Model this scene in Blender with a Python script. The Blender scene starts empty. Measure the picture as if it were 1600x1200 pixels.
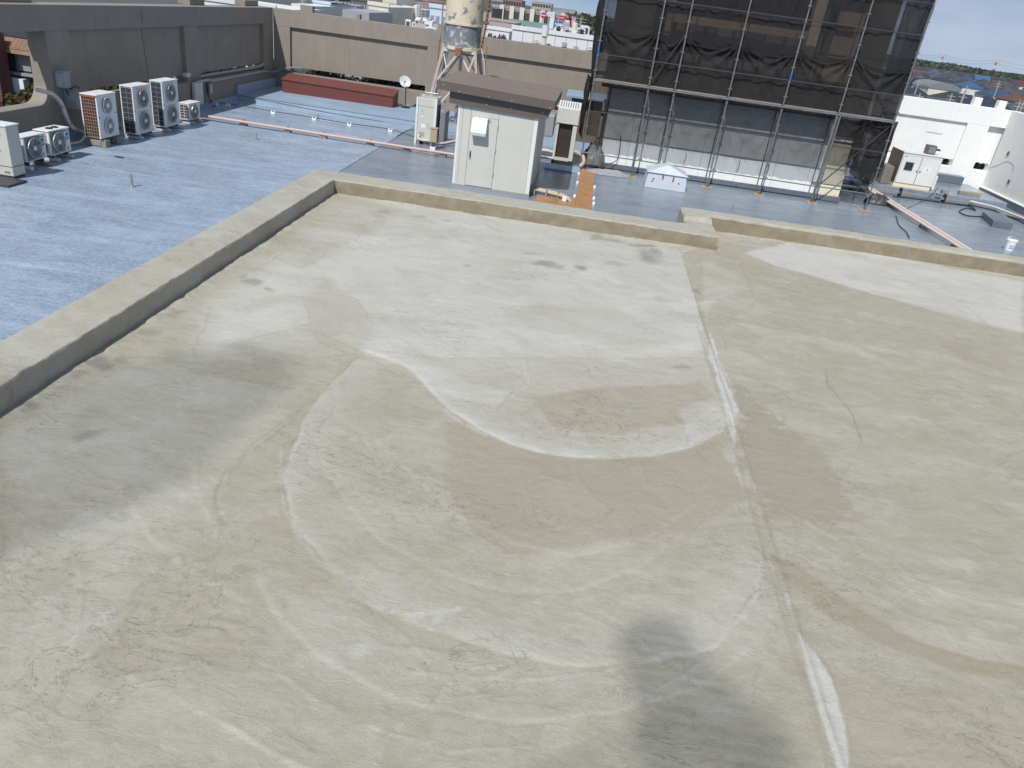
import bpy, bmesh, math, random
import numpy as np
from mathutils import Vector, Matrix
random.seed(7); rng=np.random.default_rng(7)
S=bpy.context.scene; COL=S.collection
# ------------------------------------------------------------------ camera
F_PX,ROLL,PITCH,YAW=1169.2,0.136569,0.471188,-0.049118
CAM=Vector((0,0,5.0))
fw=Vector((math.sin(YAW)*math.cos(PITCH),math.cos(YAW)*math.cos(PITCH),-math.sin(PITCH)))
rt=Vector((math.cos(YAW),-math.sin(YAW),0)); up=rt.cross(fw)
r2=rt*math.cos(ROLL)+up*math.sin(ROLL); u2=-rt*math.sin(ROLL)+up*math.cos(ROLL)
cd=bpy.data.cameras.new('camera'); cam=bpy.data.objects.new('camera',cd); COL.objects.link(cam)
cam.matrix_world=Matrix(((r2.x,u2.x,-fw.x,CAM.x),(r2.y,u2.y,-fw.y,CAM.y),(r2.z,u2.z,-fw.z,CAM.z),(0,0,0,1)))
cd.sensor_width=36; cd.lens=F_PX/1600*36; cd.clip_start=.1; cd.clip_end=20000
S.camera=cam
# ------------------------------------------------------------------ sky, sun, exposure
SUN=Vector((-0.25,-0.78,1.0)).normalized()          # towards the sun
W=bpy.data.worlds.new('World'); S.world=W; W.use_nodes=True
wn=W.node_tree; wn.nodes.clear()
sky=wn.nodes.new('ShaderNodeTexSky'); sky.sky_type='NISHITA'; sky.sun_disc=False
sky.sun_elevation=math.asin(SUN.z); sky.sun_rotation=math.atan2(SUN.x,SUN.y)
sky.air_density=1.0; sky.dust_density=0.2; sky.ozone_density=1.5; sky.altitude=30
bgn=wn.nodes.new('ShaderNodeBackground'); bgn.inputs[1].default_value=0.10
wo=wn.nodes.new('ShaderNodeOutputWorld')
# thin high cloud veil over the sky, strongest a little above the horizon
tc=wn.nodes.new('ShaderNodeTexCoord'); mp=wn.nodes.new('ShaderNodeMapping'); mp.inputs['Scale'].default_value=(1.6,1.6,7)
cn=wn.nodes.new('ShaderNodeTexNoise'); cn.inputs['Scale'].default_value=2.2; cn.inputs['Detail'].default_value=7; cn.inputs['Roughness'].default_value=.55
cr=wn.nodes.new('ShaderNodeMapRange'); cr.inputs[1].default_value=.4; cr.inputs[2].default_value=.7; cr.inputs[3].default_value=.05; cr.inputs[4].default_value=.7
mx=wn.nodes.new('ShaderNodeMixRGB'); mx.inputs[2].default_value=(6.6,7.2,8.6,1)
wn.links.new(tc.outputs['Generated'],mp.inputs[0]); wn.links.new(mp.outputs[0],cn.inputs[0]); wn.links.new(cn.outputs[0],cr.inputs[0])
wn.links.new(cr.outputs[0],mx.inputs[0]); 
sx_=wn.nodes.new('ShaderNodeSeparateXYZ'); cx_=wn.nodes.new('ShaderNodeCombineXYZ'); mxm=wn.nodes.new('ShaderNodeMath'); mxm.operation='MAXIMUM'; mxm.inputs[1].default_value=0
adm=wn.nodes.new('ShaderNodeMath'); adm.operation='ADD'; adm.inputs[1].default_value=.2
wn.links.new(tc.outputs['Generated'],sx_.inputs[0]); wn.links.new(sx_.outputs[2],mxm.inputs[0]); wn.links.new(mxm.outputs[0],adm.inputs[0])
wn.links.new(sx_.outputs[0],cx_.inputs[0]); wn.links.new(sx_.outputs[1],cx_.inputs[1]); wn.links.new(adm.outputs[0],cx_.inputs[2]); wn.links.new(cx_.outputs[0],sky.inputs[0])
wn.links.new(sky.outputs[0],mx.inputs[1]); wn.links.new(mx.outputs[0],bgn.inputs[0]); wn.links.new(bgn.outputs[0],wo.inputs[0])
sd=bpy.data.lights.new('sun','SUN'); sd.energy=4.2; sd.angle=math.radians(.53); sd.color=(1,.975,.94)
so=bpy.data.objects.new('sun',sd); COL.objects.link(so); so.rotation_euler=SUN.to_track_quat('Z','Y').to_euler(); so.location=(0,-30,60)
S.view_settings.view_transform='Standard'; S.view_settings.look='None'; S.view_settings.gamma=1; S.view_settings.exposure=-0.06
S.view_settings.use_curve_mapping=False
S.render.engine='CYCLES'; S.cycles.transparent_max_bounces=12; S.cycles.max_bounces=6

# ------------------------------------------------------------------ helpers
def ray(x,y):
    return r2*((x-800)/F_PX)-u2*((y-600)/F_PX)+fw
def P(x,y,z=0.0):
    d=ray(x,y); return CAM+d*((z-CAM.z)/d.z)
def PY(x,y,Y):
    d=ray(x,y); return CAM+d*((Y-CAM.y)/d.y)
def PX(x,y,X):
    d=ray(x,y); return CAM+d*((X-CAM.x)/d.x)

class N:                                     # tiny node-graph writer
    def __init__(s,name):
        s.m=bpy.data.materials.new(name); s.m.use_nodes=True; s.t=s.m.node_tree; s.t.nodes.clear()
        s.out=s.t.nodes.new('ShaderNodeOutputMaterial'); s.b=s.t.nodes.new('ShaderNodeBsdfPrincipled')
        s.t.links.new(s.b.outputs[0],s.out.inputs[0])
        s.tc=s.t.nodes.new('ShaderNodeTexCoord')
        s.geo=s.t.nodes.new('ShaderNodeNewGeometry')
    def put(s,sock,v):
        if isinstance(v,bpy.types.NodeSocket): s.t.links.new(v,sock)
        elif isinstance(v,(tuple,list)):
            v=tuple(v); 
            if len(v)==3 and sock.type=='RGBA': v=v+(1,)
            sock.default_value=v
        else: sock.default_value=v
    def map(s,scale=(1,1,1),rot=(0,0,0),src=None):
        n=s.t.nodes.new('ShaderNodeMapping'); n.inputs['Scale'].default_value=scale; n.inputs['Rotation'].default_value=rot
        s.t.links.new(src if src else s.geo.outputs['Position'],n.inputs[0]); return n.outputs[0]
    def noise(s,scale,detail=5,rough=.55,vec=None,dist=0):
        n=s.t.nodes.new('ShaderNodeTexNoise'); n.inputs['Scale'].default_value=scale; n.inputs['Detail'].default_value=detail
        n.inputs['Roughness'].default_value=rough; n.inputs['Distortion'].default_value=dist
        s.t.links.new(vec if vec else s.geo.outputs['Position'],n.inputs['Vector']); return n.outputs[0]
    def voro(s,scale,vec=None,feature='F1'):
        n=s.t.nodes.new('ShaderNodeTexVoronoi'); n.feature=feature; n.inputs['Scale'].default_value=scale
        s.t.links.new(vec if vec else s.geo.outputs['Position'],n.inputs['Vector']); return n.outputs[0]
    def ramp(s,v,a,b,c=0.0,d=1.0):
        n=s.t.nodes.new('ShaderNodeMapRange'); n.inputs[1].default_value=a; n.inputs[2].default_value=b; n.inputs[3].default_value=c; n.inputs[4].default_value=d
        s.put(n.inputs[0],v); return n.outputs[0]
    def mix(s,f,a,b,mode='MIX'):
        n=s.t.nodes.new('ShaderNodeMixRGB'); n.blend_type=mode; s.put(n.inputs[0],f); s.put(n.inputs[1],a); s.put(n.inputs[2],b); return n.outputs[0]
    def math(s,op,a,b=0.0):
        n=s.t.nodes.new('ShaderNodeMath'); n.operation=op; s.put(n.inputs[0],a); s.put(n.inputs[1],b); return n.outputs[0]
    def attr(s,name):
        n=s.t.nodes.new('ShaderNodeAttribute'); n.attribute_name=name; return n.outputs['Fac']
    def bump(s,h,strength=.3,dist=.01,prev=None):
        n=s.t.nodes.new('ShaderNodeBump'); n.inputs['Strength'].default_value=strength; n.inputs['Distance'].default_value=dist
        s.put(n.inputs['Height'],h)
        if prev: s.t.links.new(prev,n.inputs['Normal'])
        return n.outputs[0]
    def fin(s,col,rough=.6,metal=0.0,normal=None,spec=.5):
        s.put(s.b.inputs['Base Color'],col); s.put(s.b.inputs['Roughness'],rough); s.put(s.b.inputs['Metallic'],metal)
        s.b.inputs['Specular IOR Level'].default_value=spec
        if normal: s.t.links.new(normal,s.b.inputs['Normal'])
        return s.m
def surf(name,c,rough=.6,var=.12,scale=3,streak=0.0,dirt=0.0,dirtc=(.12,.09,.06),bump=.15,bscale=60,metal=0,c2=None,patch=None,spec=.5):
    n=N(name); a=tuple(x*(1-var) for x in c); b=tuple(min(1,x*(1+var)) for x in c)
    col=n.mix(n.ramp(n.noise(scale,6,.6),.3,.7),a,b)
    if c2: col=n.mix(n.ramp(n.noise(patch or 4,6,.65,dist=.4),.54,.6),col,c2)
    if streak:
        v=n.map((9,9,.55)); col=n.mix(n.ramp(n.noise(1.0,5,.6,v),.52,.75,0,streak),col,dirtc)
    if dirt: col=n.mix(n.ramp(n.noise(scale*2.3,7,.7,dist=.6),.5,.8,0,dirt),col,dirtc)
    nm=n.bump(n.noise(bscale,4,.6),bump,.004) if bump else None
    return n.fin(col,n.ramp(n.noise(scale*3,3),.3,.7,max(.05,rough-.08),min(1,rough+.08)),metal,nm,spec)

class MB:
    def __init__(s): s.v=[]; s.f=[]
    def add(s,vs,fs):
        k=len(s.v); s.v+= [tuple(v) for v in vs]; s.f+=[tuple(i+k for i in f) for f in fs]; return s
    def box(s,x0,x1,y0,y1,z0,z1):
        x0,x1=min(x0,x1),max(x0,x1); y0,y1=min(y0,y1),max(y0,y1); z0,z1=min(z0,z1),max(z0,z1)
        return s.add([(x0,y0,z0),(x1,y0,z0),(x1,y1,z0),(x0,y1,z0),(x0,y0,z1),(x1,y0,z1),(x1,y1,z1),(x0,y1,z1)],
            [(0,3,2,1),(4,5,6,7),(0,1,5,4),(1,2,6,5),(2,3,7,6),(3,0,4,7)])
    def cyl(s,p0,p1,r0,r1=None,seg=10,caps=True):
        p0=Vector(p0);p1=Vector(p1); r1=r0 if r1 is None else r1
        d=(p1-p0).normalized(); a=d.orthogonal().normalized(); b=d.cross(a); vs=[]
        for p,r in((p0,r0),(p1,r1)):
            for i in range(seg):
                t=2*math.pi*i/seg; vs.append(p+a*(math.cos(t)*r)+b*(math.sin(t)*r))
        fs=[(i,(i+1)%seg,seg+(i+1)%seg,seg+i) for i in range(seg)]
        if caps: fs+=[tuple(range(seg-1,-1,-1)),tuple(range(seg,2*seg))]
        return s.add(vs,fs)
    def bar(s,p0,p1,w,h=None):               # square-section bar between two points
        h=h or w; p0=Vector(p0);p1=Vector(p1); d=(p1-p0).normalized()
        upv=Vector((0,0,1)) if abs(d.z)<.95 else Vector((1,0,0)); a=d.cross(upv).normalized()*w/2; b=a.cross(d).normalized()*h/2
        vs=[p+q for p in (p0,p1) for q in (-a-b,a-b,a+b,-a+b)]
        return s.add(vs,[(0,1,2,3),(7,6,5,4),(0,4,5,1),(1,5,6,2),(2,6,7,3),(3,7,4,0)])
    def tube(s,pts,r,seg=8):
        pts=[Vector(p) for p in pts]; n=len(pts); vs=[];fs=[]; prev=None
        for i,p in enumerate(pts):
            d=(pts[min(i+1,n-1)]-pts[max(i-1,0)]).normalized()
            a=d.orthogonal().normalized() if prev is None else (prev-d*prev.dot(d)).normalized()
            prev=a; b=d.cross(a)
            for k in range(seg):
                t=2*math.pi*k/seg; vs.append(p+a*(math.cos(t)*r)+b*(math.sin(t)*r))
        for i in range(n-1):
            for k in range(seg): fs.append((i*seg+k,i*seg+(k+1)%seg,(i+1)*seg+(k+1)%seg,(i+1)*seg+k))
        fs+=[tuple(range(seg-1,-1,-1)),tuple(range((n-1)*seg,n*seg))]
        return s.add(vs,fs)
    def lathe(s,c,prof,seg=24,axis='z'):     # prof = [(radius, along)]
        vs=[];fs=[]; c=Vector(c)
        for r,h in prof:
            for k in range(seg):
                t=2*math.pi*k/seg; a,b=math.cos(t)*r,math.sin(t)*r
                vs.append(c+(Vector((a,b,h)) if axis=='z' else Vector((h,a,b)) if axis=='x' else Vector((b,h,a))))
        m=len(prof)
        for i in range(m-1):
            for k in range(seg): fs.append((i*seg+k,i*seg+(k+1)%seg,(i+1)*seg+(k+1)%seg,(i+1)*seg+k))
        fs+=[tuple(range(seg-1,-1,-1)),tuple(range((m-1)*seg,m*seg))]
        return s.add(vs,fs)
    def prism(s,poly,z0,z1):
        n=len(poly); vs=[(x,y,z0) for x,y in poly]+[(x,y,z1) for x,y in poly]
        return s.add(vs,[tuple(range(n-1,-1,-1)),tuple(range(n,2*n))]+[(i,(i+1)%n,n+(i+1)%n,n+i) for i in range(n)])
    def build(s,name,mat,parent=None,smooth=False,bev=0,kind=None,label=None):
        me=bpy.data.meshes.new(name); vs=np.array(s.v,dtype=float).reshape(-1,3)
        if parent is None:
            lo=vs.min(0); hi=vs.max(0); off=np.array([(lo[0]+hi[0])/2,(lo[1]+hi[1])/2,lo[2]])
        else:
            r=parent
            while r.parent: r=r.parent
            off=np.array(r.location)
        me.from_pydata((vs-off).tolist(),[],s.f); me.update()
        bm=bmesh.new(); bm.from_mesh(me); bmesh.ops.recalc_face_normals(bm,faces=bm.faces); bm.to_mesh(me); bm.free()
        o=bpy.data.objects.new(name,me); COL.objects.link(o); me.materials.append(mat)
        if smooth: me.polygons.foreach_set('use_smooth',[True]*len(me.polygons)); 
        if smooth=='auto' or smooth is True:
            try: me.set_sharp_from_angle(angle=math.radians(40))
            except Exception: pass
        if bev:
            b=o.modifiers.new('bevel','BEVEL'); b.width=bev; b.segments=2; b.limit_method='ANGLE'; b.angle_limit=math.radians(40)
        if parent is None: o.location=off
        else: o.parent=parent
        if kind: o['kind']=kind
        if label: o['label']=label
        return o
def tag(o,label,cat,group=None,kind=None):
    o['label']=label; o['category']=cat
    if group: o['group']=group
    if kind: o['kind']=kind
    return o
def thing(name,loc,label,cat,group=None):
    o=bpy.data.objects.new(name,None); COL.objects.link(o); o.location=loc; o.empty_display_size=.2
    return tag(o,label,cat,group)
def struct(o): o['kind']='structure'; return o
def dup(root,loc,rotz=0,label=None,scale=None):
    r=root.copy(); COL.objects.link(r); r.location=loc; r.rotation_euler=(0,0,rotz)
    if scale: r.scale=scale
    if label: r['label']=label
    for ch in list(root.children):
        c=ch.copy(); COL.objects.link(c); c.parent=r
        for g in list(ch.children):
            d=g.copy(); COL.objects.link(d); d.parent=c
    return r
def text(name,body,size,loc,rot,mat,parent=None,ext=.002,off=None):
    cu=bpy.data.curves.new(name,'FONT'); cu.body=body; cu.size=size; cu.extrude=ext; cu.align_x='CENTER'; cu.align_y='CENTER'; cu.resolution_u=3
    t=bpy.data.objects.new(name,cu); me=bpy.data.meshes.new_from_object(t); bpy.data.objects.remove(t)
    o=bpy.data.objects.new(name,me); COL.objects.link(o); me.materials.append(mat)
    l=Vector(loc)
    if parent:
        r=parent
        while r.parent: r=r.parent
        l=l-r.location; o.parent=parent
    o.location=l; o.rotation_euler=rot; return o
def smoothcurve(pts,n=6):
    pts=[Vector(p) for p in pts]; out=[]
    for i in range(len(pts)-1):
        a=pts[max(i-1,0)];b=pts[i];c=pts[i+1];d=pts[min(i+2,len(pts)-1)]
        for k in range(n):
            t=k/n; out.append(.5*((2*b)+(c-a)*t+(2*a-5*b+4*c-d)*t*t+(3*b-a-3*c+d)*t**3))
    out.append(pts[-1]); return out
# numpy noise
def _h(ix,iy,s):
    v=(ix*374761393+iy*668265263+s*1274126177)&0xFFFFFFFF; v=((v^(v>>13))*1274126177)&0xFFFFFFFF
    return ((v^(v>>16))&0xFFFF)/65535.0
def vnoise(x,y,s=0):
    ix=np.floor(x).astype(np.int64); iy=np.floor(y).astype(np.int64); fx=x-ix; fy=y-iy
    fx=fx*fx*fx*(fx*(fx*6-15)+10); fy=fy*fy*fy*(fy*(fy*6-15)+10)
    a=_h(ix,iy,s);b=_h(ix+1,iy,s);c=_h(ix,iy+1,s);d=_h(ix+1,iy+1,s)
    return (a*(1-fx)+b*fx)*(1-fy)+(c*(1-fx)+d*fx)*fy
def fbm(x,y,s=0,o=5,g=.55):
    t=0;a=1;n=0
    for k in range(o): t=t+a*vnoise(x*2**k+17.3*k,y*2**k-9.1*k,s+k*31); n+=a; a*=g
    return t/n
def sstep(a,b,x):
    t=np.clip((x-a)/(b-a),0,1); return t*t*(3-2*t)

# ------------------------------------------------------------------ materials
M={}
M['wallgrey']=surf('taupe_painted_concrete',(.275,.24,.2),.75,.08,1.2,streak=.25,dirt=.12,dirtc=(.09,.075,.06),bump=.25,bscale=25)
M['wallwhite']=surf('white_painted_concrete',(.84,.84,.81),.7,.03,1.0,streak=.18,dirt=.1,dirtc=(.45,.43,.36),bump=.2,bscale=25)
M['white']=surf('white_enamel',(.74,.75,.73),.45,.04,2,streak=.1,dirt=.08,dirtc=(.35,.32,.25),bump=.05)
M['offwhite']=surf('cream_white_steel',(.58,.57,.51),.42,.04,1.5,streak=.1,dirt=.07,dirtc=(.38,.35,.28),bump=.03,bscale=12)
M['greysteel']=surf('grey_steel',(.3,.31,.32),.5,.08,3,dirt=.15,bump=.05)
M['dark']=surf('dark_void',(.02,.02,.022),.6,.1,3,bump=0)
M['darkgrill']=surf('dark_grille',(.05,.05,.055),.5,.15,5,bump=0)
M['midgrill']=surf('grey_grille',(.22,.22,.23),.5,.1,5,bump=0)
M['rustgrill']=surf('rusted_grille',(.36,.2,.12),.7,.3,8,dirt=.9,dirtc=(.25,.06,.02),bump=.2)
M['conc']=surf('rough_concrete',(.27,.25,.21),.85,.15,6,dirt=.4,dirtc=(.12,.1,.08),bump=.5,bscale=50)
M['brown']=surf('brown_coated_steel',(.13,.105,.088),.42,.06,1.5,streak=.12,dirtc=(.08,.07,.06),bump=.03)
M['brownlight']=surf('brown_rib_edge',(.22,.18,.155),.45,.08,2,bump=0)
M['red']=surf('maroon_painted_steel',(.15,.045,.038),.5,.08,1.5,dirt=.1,dirtc=(.07,.03,.03),bump=.08)
M['tin']=surf('galvanised_steel',(.45,.46,.46),.4,.12,8,dirt=.15,metal=.6,bump=.05)
M['scaf']=surf('scaffold_tube_zinc',(.215,.215,.21),.5,.2,4,dirt=.3,dirtc=(.15,.12,.1),metal=.4,bump=.05)
M['scafgreen']=surf('scaffold_tube_green_tint',(.14,.22,.21),.5,.2,4,dirt=.3,metal=.3,bump=.05)
M['scafblue']=surf('scaffold_blue_sleeve',(.03,.12,.35),.5,.1,4,bump=0)
M['plank']=surf('steel_plank',(.24,.24,.23),.55,.15,3,dirt=.4,dirtc=(.15,.14,.12),bump=.05)
M['pinkpipe']=surf('pinkish_pipe_wrap',(.55,.4,.35),.55,.06,4,dirt=.1,dirtc=(.3,.2,.15),bump=.05)
M['whitepipe']=surf('white_pipe_wrap',(.66,.6,.55),.55,.06,4,dirt=.25,dirtc=(.3,.2,.15),bump=.05)
M['blackcable']=surf('black_cable',(.03,.03,.033),.6,.1,4,bump=0)
M['beige']=surf('beige_plastic',(.42,.36,.24),.5,.05,4,bump=0)
M['wood']=surf('orange_brown_board',(.4,.215,.09),.6,.18,2.5,dirt=.25,dirtc=(.2,.09,.03),bump=.1)
M['yelloww']=surf('bare_wood_pad',(.5,.33,.16),.7,.15,6,dirt=.2,bump=.1)
M['rust']=surf('rusty_steel',(.3,.13,.06),.8,.3,9,dirt=.6,dirtc=(.12,.04,.02),bump=.3)
M['pinksteel']=surf('faded_pink_primer_steel',(.46,.36,.31),.7,.15,5,dirt=.4,dirtc=(.3,.12,.06),bump=.15)
M['tankcream']=surf('cream_tank_paint',(.66,.58,.42),.6,.05,3,c2=(.22,.23,.25),patch=3.2,dirt=.12,dirtc=(.3,.15,.07),bump=.15)
M['tankgrey']=surf('peeling_tank_paint',(.2,.215,.24),.6,.15,3,c2=(.55,.53,.48),patch=4.5,bump=.2)
M['brownfac']=surf('brown_rendered_facade',(.22,.165,.12),.8,.12,1,streak=.25,dirt=.25,dirtc=(.1,.07,.05),bump=.3)
M['tanfac']=surf('tan_rendered_column',(.36,.3,.23),.8,.08,1,streak=.2,dirt=.2,dirtc=(.15,.1,.07),bump=.3)
M['creamfac']=surf('cream_painted_wall',(.75,.7,.52),.7,.03,1.5,bump=.1)
M['glass']=surf('dark_glass',(.03,.04,.05),.12,.1,2,bump=0)
M['inkblue']=surf('blue_print',(.03,.12,.35),.5,.05,2,bump=0)
M['inkdark']=surf('dark_print',(.03,.03,.05),.5,.05,2,bump=0)
M['paper']=surf('white_paper',(.8,.82,.84),.6,.02,2,bump=0)
M['yellow']=surf('yellow_print',(.7,.5,.05),.5,.05,2,bump=0)
M['bluestk']=surf('pale_blue_sticker',(.4,.55,.6),.5,.05,2,bump=0)
M['stkgrey']=surf('grey_sticker',(.35,.36,.28),.5,.15,9,bump=0)
# ------------------------------------------------------------------ roof coatings
def membrane(name,c,cd_,ca,rough,wr=1.0,stain=.25):
    n=N(name)
    v=n.map((.55,1.5,1),(0,0,.12))
    col=n.mix(n.ramp(n.noise(1.1,7,.62,v,.4),.32,.68),c,cd_)
    col=n.mix(n.ramp(n.noise(.45,5,.6),.5,.78,0,.55),col,ca)
    v2=n.map((2.2,7,1),(0,0,.1))
    wrk=n.noise(2.2,8,.68,v2,1.4)
    rid=n.math('ABSOLUTE',n.math('SUBTRACT',wrk,.5))
    crease=n.ramp(rid,0,.024,1,0)
    keep=n.ramp(n.noise(1.3,4,.6),.36,.56)
    crk=n.math('MULTIPLY',crease,keep)
    col=n.mix(n.math('MULTIPLY',crk,.5*wr),col,(.07,.085,.11))
    for ang,sd_ in((.55,3.1),(-.7,7.7),(1.15,5.3)):
        sv=n.map((.28,3.2,1),(0,0,ang)); col=n.mix(n.ramp(n.noise(1.0,6,.6,sv,.35),.55,.72,0,.38*min(1,wr)),col,tuple(min(1,x*1.3+.03) for x in c) if sd_!=5.3 else tuple(x*.72 for x in cd_))
    fine=n.noise(9,6,.7,n.map((1,3,1)),.8)
    col=n.mix(n.ramp(fine,.45,.75,0,.22*wr),col,tuple(x*1.25 for x in c))
    col=n.mix(n.ramp(fine,.5,.28,0,.3*wr),col,tuple(x*.6 for x in cd_))
    col=n.mix(n.ramp(n.noise(.8,7,.7,n.map((.5,1.2,1)),1.0),.57,.7,0,stain),col,(.21,.2,.18))
    lg=n.math('MULTIPLY',n.ramp(n.math('ABSOLUTE',n.math('SUBTRACT',n.noise(.55,5,.5,n.map((.6,1.6,1),(0,0,.5)),1.2),.5)),0,.006,1,0),n.ramp(n.noise(.35,2),.45,.6))
    col=n.mix(n.math('MULTIPLY',lg,.45*min(1,wr)),col,(.09,.11,.14))
    h=n.math('ADD',n.math('MULTIPLY',wrk,.7),n.math('MULTIPLY',fine,.35))
    nm=n.bump(h,.35*wr,.03); nm=n.bump(n.noise(1.6,3),.25,.05,nm)
    ro=n.ramp(n.noise(.7,5,.6),.35,.7,rough-.1,rough+.14)
    return n.fin(col,ro,0,nm,.5)
M['blueroof']=membrane('blue_urethane_coating',(.395,.485,.59),(.27,.35,.455),(.34,.395,.45),.3,2.2,.16)
M['blueplat']=membrane('pale_blue_coating',(.32,.42,.52),(.25,.345,.45),(.25,.29,.33),.5,.35,.4)
M['greyroof']=membrane('slate_blue_coating',(.27,.325,.385),(.17,.21,.26),(.34,.365,.38),.17,1.2,.4)
M['upstand']=membrane('grey_blue_upstand_coating',(.16,.19,.23),(.11,.13,.16),(.13,.14,.15),.4,.5,.3)

def mortar(name,attrs):
    n=N(name)
    tan=(.315,.285,.208); mid=(.385,.36,.275); pale=(.525,.522,.475)
    g1=n.noise(5.5,9,.72,n.map((.8,1.3,1)),.9)
    col=n.mix(n.ramp(g1,.35,.66),tan,mid)
    if attrs:
        pa=n.math('ADD',n.attr('pale'),n.ramp(n.noise(17,9,.78,n.map((.7,1.3,1)),1.2),.3,.7,-.12,.12))
        col=n.mix(n.ramp(pa,.22,.86),col,pale)
        col=n.mix(n.attr('tan'),col,(.31,.268,.182))
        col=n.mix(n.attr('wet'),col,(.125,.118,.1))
        col=n.mix(n.attr('white'),col,(.6,.605,.58))
        col=n.mix(n.attr('line'),col,(.22,.195,.15))
    else:
        col=n.mix(n.ramp(n.noise(2.2,6,.65,None,.6),.4,.7,.25,.95),col,(.46,.45,.395))
    # trowel drag marks, grain, pits
    st=n.noise(24,7,.75,n.map((.75,1.3,1),(0,0,.35)),2.4)
    col=n.mix(n.ramp(st,.52,.8,0,.2),col,(.55,.53,.46)); col=n.mix(n.ramp(st,.48,.2,0,.2),col,(.25,.215,.15))
    m2=n.noise(62,7,.8,n.map((.8,1.2,1)),.5); col=n.mix(n.ramp(m2,.54,.74,0,.22),col,(.56,.535,.45)); col=n.mix(n.ramp(m2,.46,.27,0,.26),col,(.2,.175,.12))
    gr=n.noise(190,3,.7); col=n.mix(n.ramp(gr,.3,.7,-.0,.2),col,(.62,.6,.54)); col=n.mix(n.ramp(gr,.62,.3,0,.2),col,(.2,.17,.12))
    pit=n.voro(17); keep=n.ramp(n.noise(2.1,4,.7),.5,.68)
    pm=n.math('MULTIPLY',n.ramp(pit,.035,.085,1,0),keep)
    col=n.mix(n.math('MULTIPLY',pm,.55),col,(.17,.145,.105))
    sc=n.noise(3.2,10,.6,n.map((1,1.5,1),(0,0,.3)),1.8); scr=n.math('MULTIPLY',n.ramp(n.math('ABSOLUTE',n.math('SUBTRACT',sc,.5)),0,.006,1,0),n.ramp(n.noise(.9,3),.5,.66))
    col=n.mix(n.math('MULTIPLY',scr,.45),col,(.2,.175,.13))
    nm=n.bump(n.noise(7,8,.72,n.map((.7,1.4,1)),.8),.6,.014); nm=n.bump(m2,.4,.004,nm)
    nm=n.bump(st,.3,.004,nm); nm=n.bump(gr,.22,.0015,nm)
    nm=n.bump(n.math('MULTIPLY',n.math('ADD',pm,scr),-1),.6,.004,nm)
    return n.fin(col,n.ramp(g1,.3,.7,.62,.85),0,nm,.35)
M['mortar']=mortar('trowelled_mortar_floor',True)
M['mortarwall']=mortar('trowelled_mortar_parapet',False)
M['mortartan']=surf('dark_tan_mortar_render',(.255,.222,.152),.8,.16,4,c2=(.28,.245,.17),patch=5,dirt=.5,dirtc=(.16,.13,.08),bump=.6,bscale=30)

# ------------------------------------------------------------------ terrain, far ground
gm=N('city_ground'); gmat=gm.fin(gm.mix(gm.ramp(gm.noise(.012,8,.7),.4,.6),(.09,.09,.085),(.06,.075,.05)),.9)
struct(MB().box(-2600,3200,-400,1760,-16.4,-16).build('city_ground',gmat))
def ridge(name,y,xa,xb,h,s,mat):
    n=140; mb=MB(); xs=[xa+(xb-xa)*i/n for i in range(n+1)]
    vs=[];fs=[]
    for i,x in enumerate(xs):
        e=min(1,i/12,(n-i)/12); hh=-16+ (h*(.55+.75*float(fbm(np.array([x/260.]),np.array([y*.01+s]),s,5)[0])))*e
        for (dy,f) in((-420,0),(-170,.55),(-40,.93),(0,1),(240,.6),(600,0)):
            vs.append((x,y+dy+20*math.sin(x*.01),-16.2+(hh+16.2)*f))
    for i in range(n):
        for k in range(5): fs.append((i*6+k,(i+1)*6+k,(i+1)*6+k+1,i*6+k+1))
    mb.add(vs,fs); return struct(mb.build(name,mat,smooth=True))
hm=N('wooded_hillside'); hcol=hm.mix(hm.ramp(hm.noise(.02,8,.75),.4,.62),(.03,.055,.025),(.065,.09,.045)); HM=hm.fin(hcol,.9,0,hm.bump(hm.noise(.05,6,.7),1,6))
ridge('wooded_hill',1500,500,2100,12.5,3,HM); ridge('wooded_hill',1500,-1900,560,15,5,HM)

mb=MB(); mb.add([(60,170,-16.1),(200,170,-16.1),(700,640,-9.6),(200,640,-9.6),(700,900,-9.6),(200,900,-9.6),(700,900,-16.3),(200,900,-16.3),(200,640,-16.3),(700,640,-16.3)],[(0,1,2,3),(3,2,4,5),(5,4,6,7),(1,9,2),(0,3,8),(2,9,6,4),(3,5,7,8)]); struct(mb.build('rising_ground',gmat))
# ------------------------------------------------------------------ main roof deck
M['bwall']=surf('store_outer_wall',(.3,.28,.25),.8,.06,.5,streak=.2,bump=.1)
struct(MB().box(-14.7,17.8,-14,35.45,-16,-.35).build('main_building_mass',M['bwall']))
JX=-6.83
struct(MB().box(-14.3,JX-.012,-14,35.0,-.35,0).build('blue_roof_deck',M['blueroof']))
struct(MB().box(JX+.012,17.4,-14,35.0,-.35,0).build('slate_roof_deck',M['greyroof']))
struct(MB().box(JX-.012,JX+.012,-14,31.0,-.35,-.012).build('roof_expansion_joint',M['blackcable']))
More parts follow.
